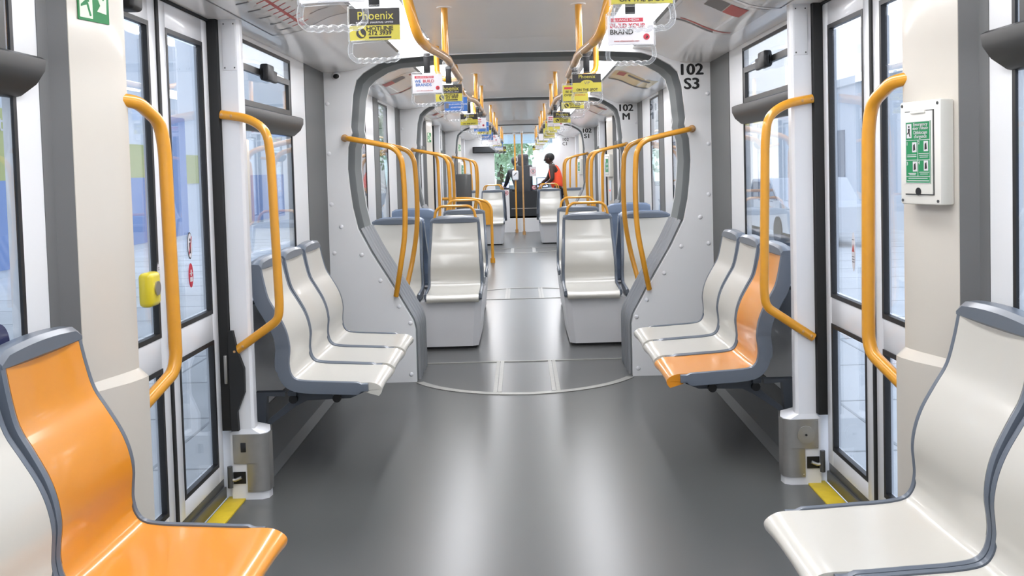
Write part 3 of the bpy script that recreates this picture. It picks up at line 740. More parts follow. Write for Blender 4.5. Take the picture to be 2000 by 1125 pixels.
for ri, (g, sd, yf, kinds_) in enumerate(rows_):
    for i, kd in enumerate(kinds_):
        s_ = 'left' if sd < 0 else 'right'
        if ri < 2: lab = '%s seat with grey edge, %s wall row of three, %s' % (kd, s_, ('against the end wall', 'the middle one', 'closest to the door post')[i])
        else: lab = 'large %s seat in the %s foreground, %s from the cream pillar' % (kd, s_, ('first', 'second', 'third')[i])
        seat(kd, sd*1.163, yf-.22-.44*i, H90 if sd < 0 else -H90, lab, g)
    # brackets carrying the row
    for q, yy in enumerate((yf-.18, yf-1.14)):
        b = root('seat_bracket', (sd*W, yy, .1), 'grey bracket under the %s seats at the %s wall, %s one' % ('row of three' if ri < 2 else 'foreground', 'left' if sd < 0 else 'right', 'farther' if q == 0 else 'nearer'), 'seat bracket', group='seat brackets under the wall rows')
        T = .022
        m = MB()
        m.prism([(sd*1.238, .06), (sd*1.238, .366), (sd*1.10, .366), (sd*1.10, .345), (sd*1.185, .35), (sd*1.195, .20), (sd*1.20, .06)], yy-T, yy+T, 'y')
        m.prism([(sd*1.195, .20), (sd*1.185, .235), (sd*1.06, .335), (sd*1.09, .366), (sd*.78, .366), (sd*.74, .355), (sd*.80, .330), (sd*1.00, .325), (sd*1.05, .30)], yy-T, yy+T, 'y')
        m.obj('arm', 'bracket', b, world=True, smooth=False)
        for xx, zz in ((.86, .335), (1.06, .335)): MB().cyl((sd*xx, yy-T-.018, zz), (sd*xx, yy+T+.018, zz), .02, 12).obj('bolt_cap', 'black', b, world=True)
    b = root('seat_beam', (sd*.95, yf-.66, .36), 'grey beam running under the %s' % g, 'seat beam', group='seat beams under the wall rows')
    MB().box(min(sd*.84, sd*.88), max(sd*.84, sd*.88), yf-1.2, yf-.12, .355, .376, .004).box(min(sd*1.04, sd*1.08), max(sd*1.04, sd*1.08), yf-1.2, yf-.12, .355, .376, .004).obj('beam', 'bracket', b, world=True)
# second car: pedestal seats over the bogie
def pedestal(sd, y0, y1, where, xo=1.235, xi=.345):
    o = MB()
    z1 = .37
    A = [(sd*xi, y0+.0, 0), (sd*(xi-.02), y0, z1)]
    q0 = [(sd*(xi+.05), y0+.03), (sd*(xi+.005), y0+.07), (sd*(xi+.005), y1-.02), (sd*xo, y1-.02), (sd*xo, y0+.03)]
    q1 = [(sd*(xi+.02), y0-.0), (sd*(xi-.03), y0+.04), (sd*(xi-.03), y1), (sd*xo, y1), (sd*xo, y0)]
    rows = [[(a, b, .02) for a, b in q0]+[(q0[0][0], q0[0][1], .02)], [(a, b, z1) for a, b in q1]+[(q1[0][0], q1[0][1], z1)]]
    V = o.grid(rows); o.face([o.bm.verts.new((a, b, z1)) for a, b in q1]); o.face([o.bm.verts.new((a, b, .02)) for a, b in q0])
    bmesh.ops.remove_doubles(o.bm, verts=o.bm.verts, dist=.0005)
    p = root('seat_pedestal', (sd*.8, (y0+y1)/2, 0), where, 'pedestal', group='seat pedestals')
    o.obj('casing', 'pedestal', p, world=True, smooth=False)
    MB().box(min(sd*(xi+.03), sd*xo), max(sd*(xi+.03), sd*xo), y0+.05, y1-.03, 0, .022).obj('plinth', 'rubber', p, world=True, smooth=False)
    return p
for sd in (-1, 1):
    s_ = 'left' if sd < 0 else 'right'
    pedestal(sd, 7.35, 8.30, 'light grey seat pedestal on the %s of the second car, nearer one' % s_)
    pedestal(sd, 8.86, 9.72, 'light grey seat pedestal on the %s of the second car, farther one' % s_, xi=.37)
    seat('cream_loop', sd*.532, 7.80, 0, 'cream seat with yellow loop handle just %s of the aisle, nearest facing the camera' % s_, 'cream seats facing the camera')
    seat('cream', sd*1.0, 7.80, 0, 'cream seat by the %s side, behind the gangway grab rails, facing the camera' % s_, 'cream seats facing the camera')
    seat('cream_loop', sd*.545, 9.30, 0, 'cream seat with loop handle %s of the aisle, half hidden behind the nearest one' % s_, 'cream seats facing the camera')
    seat('blueback', sd*1.0, 9.05, math.pi, 'blue-grey seat back by the %s window of the second car, turned away' % s_, 'seats turned away from the camera', z=.03)
    seat('blueback', sd*1.0, 8.05, math.pi, 'seat turned away, right behind the %s window seat of the second car' % s_, 'seats turned away from the camera')
    seat('cream', sd*.545, 8.05, math.pi, 'seat turned away, back to back with the nearest %s aisle seat' % s_, 'seats turned away from the camera')
    pedestal(sd, 17.48, 18.30, 'light grey seat pedestal on the %s of the farthest car' % s_, xo=1.2)
    seat('cream_loop', sd*.53, 17.92, 0, 'cream seat with loop handle, farthest one just %s of the aisle' % s_, 'cream seats facing the camera')
    seat('cream', sd*.99, 17.92, 0, 'cream seat by the %s window of the farthest car, facing the camera' % s_, 'cream seats facing the camera')
    seat('cream_loop', sd*.50, 18.18, math.pi, 'seat back to back behind the %s aisle seat of the farthest car' % s_, 'seats turned away from the camera')
# third car: leaning rail with yellow plate, screen
r = root('wheelchair_barrier', (-.44, 14.2, 0), 'yellow barrier pole with a flat yellow plate, left of the aisle beyond the second gangway', 'barrier')
MB().tube(bend([(-.44, 14.2, 0), (-.44, 14.2, .80), (-.50, 14.2, .90), (-.75, 14.25, .95), (-1.22, 14.3, .95)], .12), .022, 12).obj('pole', 'yellow_paint', r, world=True)
MB().prism([(-.455, .56), (-.55, .56), (-.62, .90), (-.50, .88), (-.455, .80)], 14.19, 14.21, 'y').obj('plate', 'yellow_paint', r, world=True, smooth=False)
MB().cyl((-.44, 14.2, 0), (-.44, 14.2, .07), .036, 14).obj('floor_socket', 'yellow_paint', r, world=True)
r = root('draught_screen', (-.86, 14.75, .3), 'dark grey rounded back of a screen panel left of the aisle in the third car', 'screen panel')
MB().box(-.985, -.745, 14.72, 14.76, .55, 1.31, .02, 3).obj('panel', 'darkgrey', r, world=True)
MB().tube([(-.865, 14.74, 0), (-.865, 14.74, .58)], .02, 10).obj('support', 'yellow_paint', r, world=True)
# ------------------------------------------------------------------ overhead rails
def post(mb, x, y, z0, z1=2.14): mb.cyl((x, y, z0), (x, y, z1), .0165, 12)
def overhead(sd, y0, y1, posts, where, lx=.335, flare=.395, endx=.49):
    o = root('overhead_rail', (sd*lx, (y0+y1)/2, 1.9), 'yellow overhead rail on the %s, %s' % ('left' if sd < 0 else 'right', where), 'overhead rail', group='overhead rails')
    pts = [(sd*(flare+.055), y0-.03, 2.14), (sd*(flare+.02), y0-.01, 1.99), (sd*flare, y0+.03, 1.915), (sd*(flare-.02), y0+.16, 1.892), (sd*lx, y0+.72, 1.905)]
    MB().tube(cr(pts[:4], 6), .021, 12).obj('riser', 'yellow_paint', o, world=True)
    MB().tube(cr([pts[3], pts[4], (sd*lx, (y0+y1)/2, 1.905), (sd*lx, y1-.25, 1.905)], 6), .0195, 12).obj('grip_rail', 'worn_yellow', o, world=True)
    MB().tube(bend([(sd*lx, y1-.25, 1.905), (sd*(lx+.03), y1-.1, 1.905), (sd*endx, y1, 1.93), (sd*endx, y1, 2.14)], .07), .0175, 12).obj('riser', 'yellow_paint', o, world=True)
    for (x, y) in posts:
        m = MB(); post(m, sd*x, y, 1.9); m.obj('hanger', 'yellow_paint', o, world=True)
        m = MB().disc((sd*x, y, 2.138), .036, 'z', .004, 20); m.obj('ceiling_flange', 'ceilpanel', o, world=True)
    return o
for sd in (-1, 1):
    f1, f2 = ((.395, .335) if sd < 0 else (.355, .305))
    overhead(sd, .4, 2.9, [(f2, 1.6)], 'nearest car, beside the camera', f2, f1-.01, f2+.01)
    overhead(sd, 4.0, 6.02, [(f2, 4.68)], 'nearest car, before the first gangway', f2, f1, .49)
    overhead(sd, 6.98, 9.95, [(f2, 7.88), (f2, 9.0)], 'second car', f2, f1, .45)
    overhead(sd, 10.85, 15.95, [(f2, 11.7), (f2, 13.2), (f2, 14.6)], 'third car', f2, f1, .45)
    overhead(sd, 16.85, 19.6, [(f2, 17.8), (f2, 18.9)], 'farthest car', f2, f1, .45)
# ------------------------------------------------------------------ hand straps with advertising cards
def scallop_loop():
    m = MB(); pts = []
    pts += [(-.062, 0, -.190), (-.066, 0, -.205), (-.065, 0, -.226), (-.050, 0, -.239)]
    for i in range(33):
        x = -.040+.080*i/32; pts.append((x, 0, -.2395+.0016*math.cos(i/32*math.pi*8)))
    pts += [(.050, 0, -.239), (.065, 0, -.226), (.066, 0, -.205), (.062, 0, -.190)]
    P = cr(pts, 2); m.tube(P, .0066, 10)
    m.tube(cr([(-.062, 0, -.190), (-.02, 0, -.1875), (.02, 0, -.1875), (.062, 0, -.190)], 3), .005, 8)
    return m
def strap_proto(design):
    r = root('hand_strap', (0, 0, 0), 'strap', 'hand strap')
    MB().box(-.0145, .0145, -.003, .003, -.100, -.012, .001).obj('strap', 'black', r)
    MB().tube([(0, -.012, 0), (0, .012, 0)], [.028, .028], 14).obj('rail_clamp', 'clear', r)
    h = MB(); h.box(-.067, .067, -.005, .005, -.104, -.094, .003)
    h.box(-.0705, -.0675, -.005, .005, -.190, -.098, .001); h.box(.0675, .0705, -.005, .005, -.190, -.098, .001); h.obj('card_holder', 'clear', r)
    scallop_loop().obj('grip', 'clear', r)
    T, Bt = -.104, -.187; H = T-Bt; y = -.0022
    def bx(name, x0, x1, z0, z1, m, lay=0, par=r): return MB().box(x0, x1, y-.0004*(lay+1), y+.0004 if lay else -y, z0, z1).obj(name, m, par, smooth=False)
    def tx(t, x, z, sz, m, par, lay=2, **k): return lettering(t, sz, m, par, (x, y-.0004*(lay+1), z), th=.0004, **k)
    base = {'hotline': 'card_yellow', 'vip': 'card_yellow', 'build': 'card_white', 'your': 'card_white', 'seen': 'card_yellow', 'blue': 'card_blue', 'plain': 'card_white'}[design]
    c = bx('card', -.066, .066, Bt, T, base)
    if design == 'hotline':
        MB().box(-.066, .066, y-.0008, y, T-.044, T).obj('black_band', 'card_black', c, smooth=False)
        tx('Phoenix', .002, T-.020, .031, 'card_yellow', c, squeeze=.95)
        tx('INSURANCE  (MAURITIUS)  LIMITED', .0, T-.037, .0062, 'card_white', c)
        m = MB().disc((-.036, y-.0008, Bt+.019), .013, 'y', .0008, 24); m.obj('phone_disc', 'card_black', c, smooth=False)
        m = MB(); m.prism([(-.042, Bt+.026), (-.038, Bt+.027), (-.037, Bt+.021), (-.033, Bt+.015), (-.028, Bt+.014), (-.029, Bt+.009), (-.034, Bt+.009), (-.040, Bt+.015), (-.043, Bt+.021)], y-.0018, y-.001, 'y'); m.obj('phone_receiver', 'card_yellow', c, smooth=False)
        tx('HOTLINE', .013, Bt+.030, .0155, 'card_black', c, squeeze=1.1, bold=.0005); tx('212 3939', .013, Bt+.0185, .0155, 'card_black', c, squeeze=1.05, bold=.0005)
        MB().box(-.016, .043, y-.0008, y, Bt+.005, Bt+.0095).obj('footer_bar', 'card_black', c, smooth=False)
    if design == 'vip':
        MB().box(-.066, .066, y-.0008, y, T-.040, T).obj('black_band', 'card_black', c, smooth=False)
        tx('Phoenix', 0, T-.013, .024, 'card_yellow', c)
        MB().disc((0, y-.0008, T-.042), .029, 'y', .0012, 28, .014).obj('oval', 'card_yellow', c, smooth=False)
        tx('VIP', 0, T-.042, .020, 'map_grey', c, lay=3); tx('ON THE SPOT', 0, Bt+.010, .0155, 'card_black', c, bold=.0004)
    if design in ('build', 'your'):
        MB().box(-.056, .028 if design == 'build' else .036, y-.0008, y, T-.018, T-.007).obj('red_band', 'card_red', c, smooth=False)
        tx('ALLIANCE MEDIA', -.012, T-.0125, .0095, 'card_white', c)
        if design == 'build':
            tx('WE', -.042, T-.031, .0185, 'card_blue', c, bold=.0004); tx('BUILD', .005, T-.031, .0185, 'card_red', c, bold=.0004); tx('BRANDS', -.017, T-.047, .0185, 'card_blue', c, bold=.0004)
        else:
            tx('BUILD YOUR', -.008, T-.029, .0175, 'card_red', c, bold=.0004); tx('BRAND', -.026, T-.047, .020, 'card_black', c, bold=.0005)
        tx('www.alliancemedia.com', -.012, Bt+.011, .0075, 'map_red', c)
        MB().disc((.045, y-.0008, Bt+.022), .009, 'y', .0008, 18).obj('red_dot', 'card_red', c, smooth=False)
        MB().prism([(.046, Bt+.028), (.050, Bt+.02), (.042, Bt+.016), (.045, Bt+.022)], y-.002, y-.001, 'y').obj('emblem', 'card_black', c, smooth=False)
    if design == 'seen':
        MB().box(-.058, -.005, y-.0008, y, T-.020, T-.009).obj('red_band', 'card_red', c, smooth=False)
        tx('BE SEEN ALL', -.006, T-.034, .0165, 'card_black', c, bold=.0003); tx('OVER', -.038, T-.052, .0165, 'card_black', c, bold=.0003); tx('MAURITIUS', .021, T-.052, .0125, 'map_red', c)
    if design == 'blue':
        MB().box(-.062, -.042, y-.0008, y, Bt+.02, Bt+.05).obj('dark_square', 'map_grey', c, smooth=False)
        tx('BILLBOARDS & MORE', .012, Bt+.042, .0115, 'card_white', c); tx('ADVERTISING', .004, Bt+.024, .0115, 'card_white', c)
    return r
SP = {}
desc = {'hotline': 'black and yellow hotline card', 'vip': 'black and yellow VIP card', 'build': 'white WE BUILD BRANDS card', 'your': 'white BUILD YOUR BRAND card', 'seen': 'yellow BE SEEN card', 'blue': 'blue billboard card', 'plain': 'blank white card'}
LSTR = [(1.98, .36, 'build'), (2.56, .36, 'hotline'), (4.32, .392, 'build'), (4.87, .338, 'hotline'), (5.72, .36, 'blue'), (7.45, .375, 'vip'), (8.05, .335, 'build'), (8.75, .335, 'blue'), (9.45, .335, 'hotline'),
        (11.3, .37, 'blue'), (12.1, .335, 'your'), (12.9, .335, 'plain'), (13.7, .335, 'build'), (14.5, .335, 'vip'), (15.3, .335, 'blue'), (17.3, .37, 'plain'), (18.4, .335, 'hotline')]
RSTR = [(2.10, .28, 'vip'), (2.80, .335, 'your'), (4.50, .325, 'vip'), (5.1, .305, 'seen'), (5.75, .325, 'hotline'), (7.5, .335, 'hotline'), (8.05, .305, 'your'), (8.8, .305, 'seen'), (9.5, .305, 'vip'),
        (11.3, .345, 'seen'), (12.1, .305, 'plain'), (12.9, .305, 'vip'), (13.7, .305, 'plain'), (14.5, .305, 'hotline'), (15.3, .305, 'your'), (17.3, .34, 'plain'), (18.4, .305, 'vip')]
nth = ['first', 'second', 'third', 'fourth', 'fifth', 'sixth', 'seventh', 'eighth', 'ninth', 'tenth', 'eleventh', 'twelfth', 'thirteenth', 'fourteenth', 'fifteenth', 'sixteenth', 'seventeenth']
for sd, LST in ((-1, LSTR), (1, RSTR)):
    for i, (y, x, dsg) in enumerate(LST):
        if dsg not in SP: SP[dsg] = strap_proto(dsg); s = SP[dsg]
        else: s = copy_tree(SP[dsg])
        s.location = (sd*x, y, 1.893); s.rotation_euler = (0, 0, random.uniform(-.05, .05))
        s['label'] = 'hand strap with %s, %s on the %s rail' % (desc[dsg], nth[i], 'left' if sd < 0 else 'right')
        s['category'] = 'hand strap'; s['group'] = 'hand straps on the overhead rails'
# ------------------------------------------------------------------ posters on the ceiling coves
def cove_sheet(sd, x0, x1, y0, y1, off, m, name, parent, n=8):
    rows = [[], []]
    for i in range(n+1):
        x = x0+(x1-x0)*i/n
        rows[0].append((sd*x, y0, cove_z(x)-off)); rows[1].append((sd*x, y1, cove_z(x)-off))
    mb = MB(); V = mb.grid(rows); mb.grid([[(p[0], p[1], p[2]+.0006) for p in r_] for r_ in rows]); return mb.obj(name, m, parent, world=True, smooth=True)
def route_map(sd, y0, y1, where):
    p = root('route_map', (sd*.95, (y0+y1)/2, 2.04), 'white route map with red line on the %s ceiling cove %s' % ('left' if sd < 0 else 'right', where), 'route map', group='curved ceiling posters')
    cove_sheet(sd, .77, 1.13, y0, y1, .0015, 'map_paper', 'paper', p)
    cove_sheet(sd, .955, .967, y0+.1, y1-.08, .0026, 'map_red', 'route_line', p, 2)
    y = y0+.12; k = 0
    while y < y1-.12:
        cove_sheet(sd, .925, .997, y, y+.012, .0024, 'map_red', 'station_mark', p, 3)
        if k % 2 == 0: cove_sheet(sd, .82, .905, y+.02, y+.026, .0024, 'map_grey', 'station_name', p, 4)
        else: cove_sheet(sd, 1.01, 1.06, y+.02, y+.035, .0024, 'map_grey', 'station_name', p, 3)
        y += .085; k += 1
    cove_sheet(sd, 1.122, 1.127, y0, y1, .0024, 'map_grey', 'border', p, 1); cove_sheet(sd, .77, 1.127, y1-.006, y1, .0024, 'map_grey', 'border', p)
route_map(-1, 3.0, 4.55, 'of the nearest car'); route_map(1, 3.0, 4.15, 'of the nearest car')
def advert(sd, y0, y1, where, kind=0):
    p = root('ceiling_advert', (sd*.95, (y0+y1)/2, 2.04), '%s on the %s ceiling cove of the %s car' % ('white advert with red and dark boxes' if kind == 0 else 'yellow and grey advert', 'left' if sd < 0 else 'right', where), 'poster', group='curved ceiling posters')
    if kind == 0:
        cove_sheet(sd, .77, 1.10, y0, y1, .0015, 'map_paper', 'paper', p); yq = y0+.06
        cove_sheet(sd, .86, .94, yq, yq+.2, .0026, 'map_grey', 'dark_box', p, 3); cove_sheet(sd, .945, 1.02, yq, yq+.2, .0026, 'map_red', 'red_box', p, 3)
        cove_sheet(sd, .80, .82, yq+.03, yq+.13, .0026, 'map_red', 'red_tab', p, 2)
        cove_sheet(sd, .83, 1.08, y1-.10, y1-.07, .0026, 'map_red', 'red_stripe', p); cove_sheet(sd, .79, 1.0, y1-.05, y1-.02, .0026, 'map_grey', 'grey_stripe', p)
    else:
        cove_sheet(sd, .77, 1.10, y0, y1, .0015, 'card_yellow' if kind == 2 else 'advert_tan', 'paper', p); cove_sheet(sd, .77, 1.1, y1-.08, y1, .0026, 'map_grey', 'grey_stripe', p)
        cove_sheet(sd, .80, .86, y0+.05, y0+.3, .0026, 'map_red', 'emblem', p, 3); cove_sheet(sd, .88, 1.05, y0+.1, y0+.2, .0026, 'map_grey', 'text_block', p, 3)
advert(1, 4.2, 5.0, 'nearest'); advert(1, 7.6, 8.3, 'second', 1); advert(-1, 7.3, 8.3, 'second', 0); advert(1, 11.2, 12.4, 'third', 0); advert(-1, 11.4, 12.3, 'third', 0)
# ------------------------------------------------------------------ driver's cab
CY = 21.0
def cabwall(x0, x1, z0, z1, m='wallgrey'): return MB().box(x0, x1, CY, CY+.05, z0, z1)
w = cabwall(-1.30, -.56, 0, 2.22).box(.70, 1.30, CY, CY+.05, 0, 2.22).box(-.56, .70, CY, CY+.05, 2.13, 2.22).obj('wall_front', 'wallgrey', smooth=False)
struct(w, 'pale partition between the farthest car and the driver cab', 'wall')
lettering('102', .098, 'black', w, (.98, CY-.002, 1.965), bold=.002); lettering('C1', .098, 'black', w, (.97, CY-.002, 1.875), bold=.002)
w = MB().box(-.56, .70, CY-.02, CY+.04, 0, .30).obj('wall_front', 'wallgrey', smooth=False); struct(w, 'low white riser at the foot of the cab door', 'wall')
MB().box(-.56, -.26, CY, CY+.03, .30, .92).obj('side_panel', 'wallgrey', w, smooth=False)
struct(MB().box(-1.3, 1.3, CY, 23.3, .22, .30).obj('floor', 'cab_dark', smooth=False), 'raised dark floor of the driver cab', 'floor')
d = MB().box(-.26, .70, CY+.01, CY+.03, .30, .34).box(-.26, .70, CY+.01, CY+.03, .3, .88).obj('door_7', 'cab_dark', smooth=False)
struct(d, 'dark half-glazed door of the driver cab', 'door')
MB().box(-.26, .69, CY+.015, CY+.02, .88, 2.1).obj('pane', 'glass', d, smooth=False)
MB().box(-.22, .64, CY, CY+.01, .50, .515).obj('steel_trim', 'steel', d, smooth=False)
for sd in (-1, 1):
    w = MB().box(min(sd*1.24, sd*1.3), max(sd*1.24, sd*1.3), CY, 23.2, .0, 1.0).box(min(sd*1.24, sd*1.3), max(sd*1.24, sd*1.3), CY, 23.2, 1.9, 2.22).obj('wall_'+('left' if sd < 0 else 'right'), 'cab_blue', smooth=False)
    struct(w, '%s side wall of the driver cab' % ('left' if sd < 0 else 'right'), 'wall')
w = MB().box(-1.3, 1.3, 23.1, 23.2, 0, .85).box(-1.3, 1.3, 23.0, 23.2, 1.98, 2.24).box(-1.3, 1.3, 22.6, 22.62, 1.95, 2.22).obj('wall_front', 'cab_blue', smooth=False); struct(w, 'front bulkhead and blue sun blind of the driver cab', 'wall')
wn[0] += 1
f = MB().box(-1.28, 1.28, 23.12, 23.14, .85, .90).box(-1.28, -1.24, 23.12, 23.16, .85, 2.0).box(1.24, 1.28, 23.12, 23.16, .85, 2.0).obj('window_%d' % wn[0], 'black', smooth=False); struct(f, 'tinted windshield of the driver cab', 'window')
MB().box(-1.24, 1.24, 23.13, 23.136, .88, 1.99).obj('pane', 'windshield', f, smooth=False)
r = root('driver_desk', (0, 22.75, .3), 'dark driver control desk below the windshield', 'desk')
MB().prism([(22.62, .80), (22.62, .90), (23.08, .98), (23.08, .3), (22.85, .3), (22.85, .80)], -1.2, 1.2, 'x').obj('console', 'cab_dark', r, world=True, smooth=False)
for xx, nm_ in ((-.36, 'left'), (.50, 'right')):
    r = root('control_screen', (xx, 22.55, .92), 'tilted control screen on the %s of the driver desk' % nm_, 'screen')
    T = Matrix.Translation((xx, 22.66, .915)) @ Matrix.Rotation(-.5, 4, 'X')
    sc = 1 if nm_ == 'left' else 1.6
    MB().box(-.09*sc, .09*sc, 0, .02, 0, .17*sc, .005).obj('bezel', 'cab_dark', r, world=True, T=T)
    MB().box(-.075*sc, .075*sc, -.002, 0, .02, .155*sc).obj('display', 'screen', r, world=True, smooth=False, T=T)
r = root('driver_chair', (.06, 21.75, .3), 'tall black driver seat seen from behind', 'seat')
MB().box(-.14, .26, 21.62, 21.72, .55, 1.45, .04, 3).obj('backrest', 'clothes_black', r, world=True)
MB().box(-.06, .18, 21.62, 21.71, 1.42, 1.69, .04, 3).obj('headrest', 'clothes_black', r, world=True)
MB().box(-.17, .29, 21.70, 22.15, .62, .74, .04, 3).obj('cushion', 'clothes_black', r, world=True)
MB().cyl((.06, 21.9, .3), (.06, 21.9, .64), .07).obj('column', 'cab_dark', r, world=True)
r = root('cab_fill_panel', (0, 22.0, 2.2), 'flat glowing fill panel added to brighten the driver cab', 'ceiling light')  # added fill light that lifts the dark cab, not a fitting of the tram
MB().box(-.8, .8, 21.3, 22.4, 2.205, 2.235).obj('diffuser', 'lightpanel', r, world=True, smooth=False)
# information display above the left of the cab wall
r = root('passenger_display', (-.68, 20.9, 1.72), 'long black passenger information display hanging before the left cab wall', 'display')
MB().box(-1.02, -.30, 20.86, 20.96, 1.72, 1.86, .015, 3).obj('casing', 'black', r, world=True)
MB().box(-.98, -.34, 20.855, 20.861, 1.74, 1.84).obj('display_panel', 'cab_dark', r, world=True, smooth=False)
# aisle poles at the cab, validator
for q, (xx, yy) in enumerate(((-.115, 20.80), (.04, 20.10))):
    r = root('aisle_pole', (xx, yy, 0), 'yellow floor-to-ceiling pole before the cab, %s one' % ('left' if q == 0 else 'right'), 'pole', group='aisle poles at the cab')
    MB().cyl((xx, yy, 0), (xx, yy, 2.14), .0175, 12).obj('pole', 'worn_yellow' if q else 'yellow_paint', r, world=True)
    MB().cyl((xx, yy, 0), (xx, yy, .07), .034, 12).obj('floor_socket', 'worn_yellow', r, world=True)
    MB().cyl((xx, yy, 2.10), (xx, yy, 2.14), .03, 12).obj('ceiling_socket', 'ceilpanel', r, world=True)
r = root('ticket_validator', (-.115, 20.75, 1.12), 'white ticket validator on the left aisle pole before the cab', 'validator')
MB().box(-.18, -.05, 20.66, 20.79, 1.12, 1.33, .035, 4).obj('casing', 'white', r, world=True)
MB().prism([(-.155, 1.225), (-.135, 1.225), (-.08, 1.285), (-.10, 1.285)], 20.655, 20.662, 'y').obj('black_swoosh', 'black', r, world=True, smooth=False)
MB().disc((-.115, 20.658, 1.17), .028, 'y', .006, 18).obj('reader', 'ext_grey', r, world=True)
r = root('oval_sticker', (-.09, 21.01, 1.57), 'small oval white sticker on the cab door glass between the poles', 'sticker')
MB().disc((-.09, 21.01, 1.57), .035, 'y', .004, 20, .075).obj('plate', 'card_white', r, world=True, smooth=False)
m = MB().prism([(-.105, 1.53), (-.075, 1.53), (-.08, 1.60), (-.10, 1.60)], 21.005, 21.007, 'y'); m.obj('pictogram', 'map_grey', r, world=True, smooth=False)
r = root('notice_sheet', (.27, 20.99, 1.2), 'white no-entry notice on the cab door glass', 'notice')
MB().box(.195, .335, 20.995, 21.0, 1.20, 1.40).obj('sheet', 'card_white', r, world=True, smooth=False)
for a_, c_, th_ in ((.05, 'card_red', .003), (.042, 'card_white', .004)): MB().disc((.265, 20.994, 1.305), a_, 'y', th_, 24).obj('ring' if c_ == 'card_red' else 'field', c_, r, world=True, smooth=False)
MB().box(.255, .275, 20.990, 20.992, 1.275, 1.335).obj('pictogram', 'card_black', r, world=True, smooth=False)
for xx, zz, nm_ in ((.28, .955, 'black cab door'), (-.33, .85, 'white panel left of the cab door')):
    r = root('round_sticker', (xx, 20.98, zz), 'small round red and white prohibition sticker on the %s' % nm_, 'sticker')
    yb = 20.998 if xx < 0 else 21.008
    for a_, c_, th_, n_ in ((.05, 'card_red', .003, 'ring'), (.038, 'card_white', .005, 'field')): MB().disc((xx, yb, zz), a_, 'y', th_, 24).obj(n_, c_, r, world=True, smooth=False)
    MB().box(xx-.012, xx+.012, yb-.005, yb-.003, zz-.02, zz+.02).obj('pictogram', 'map_red', r, world=True, smooth=False)
# ------------------------------------------------------------------ people
def skin_body(name, verts, edges, radii, m, parent, rootv=0, sub=2):
    me = bpy.data.meshes.new(name); me.from_pydata(verts, edges, []); o = bpy.data.objects.new(name, me); COL.objects.link(o)
    sm = o.modifiers.new('skin', 'SKIN'); sm.use_smooth_shade = True
    for i, r_ in enumerate(radii):
        rr = r_ if isinstance(r_, tuple) else (r_, r_)
        me.skin_vertices[0].data[i].radius = rr; me.skin_vertices[0].data[i].use_root = (i == rootv)
    ss = o.modifiers.new('sub', 'SUBSURF'); ss.levels = sub; ss.render_levels = sub
    me.materials.append(MATS[m])
    dg = bpy.context.evaluated_depsgraph_get(); m2 = bpy.data.meshes.new_from_object(o.evaluated_get(dg)); o.modifiers.clear(); o.data = m2; m2.name = name
    m2.polygons.foreach_set('use_smooth', [True]*len(m2.polygons))
    o.parent = parent; return o
def head_bm(c, yaw, s=1.0):
    """head with brow, nose, chin and ears, looking along local -Y turned by yaw"""
    mb = MB(); bmesh.ops.create_uvsphere(mb.bm, u_segments=20, v_segments=16, radius=.1)
    for v in mb.bm.verts:
        x, y, z = v.co; z *= 1.18; x *= .80
        if z < 0: x *= 1-.25*(-z/.118); y *= 1-.12*(-z/.118); 
        if z < -.05 and y < 0: y -= .012
        v.co = (x, y*.98, z)
    mb.ball((0, -.100, -.015), .016, (.8, 1.1, 1.5), 8, 6); mb.ball((0, -.088, -.062), .02, (1.3, .6, .5), 8, 6)
    for q in (-1, 1):
        mb.ball((q*.082, .005, -.01), .022, (.4, .8, 1.3), 8, 6); mb.ball((q*.03, -.090, .012), .013, (1.2, .6, .8), 8, 6)
    mb.bm.transform(Matrix.Translation(c) @ Matrix.Rotation(yaw, 4, 'Z') @ Matrix.Rotation(.18, 4, 'X') @ Matrix.Scale(s, 4)); return mb
def hand(c, d, parent, m, curl=.5, side=1, s=1.0):
    """palm and five fingers as short skinned chains, d = pointing direction"""
    d = Vector(d).normalized(); a = Vector((0, 0, 1)); 
    if abs(d.dot(a)) > .9: a = Vector((0, 1, 0))
    r_ = d.cross(a).normalized(); n = r_.cross(d).normalized(); c = Vector(c); vs = [c]; es = []; rd = [.022]
    vs.append(c+d*.05); es.append((0, 1)); rd.append((.034, .018))
    for i, (of, L) in enumerate(((-.028, .062), (-.010, .072), (.009, .068), (.027, .055))):
        k = len(vs); b = c+d*.085+r_*of; p1 = b+d*L*.45-n*curl*.012; p2 = p1+d*L*.35-n*curl*.03; p3 = p2+d*L*.12-n*curl*.03
        vs += [b, p1, p2, p3]; rd += [.0095, .009, .008, .007]; es += [(1, k), (k, k+1), (k+1, k+2), (k+2, k+3)]
    k = len(vs); t1 = c+d*.035-r_*.035*side-n*.01; t2 = t1+d*.03-r_*.02*side-n*.01; t3 = t2+d*.028-n*.012
    vs += [t1, t2, t3]; rd += [.011, .010, .008]; es += [(0, k), (k, k+1), (k+1, k+2)]
    return skin_body('hand', [tuple(v-parent.location) for v in vs], es, rd, m, parent, 0, 1)
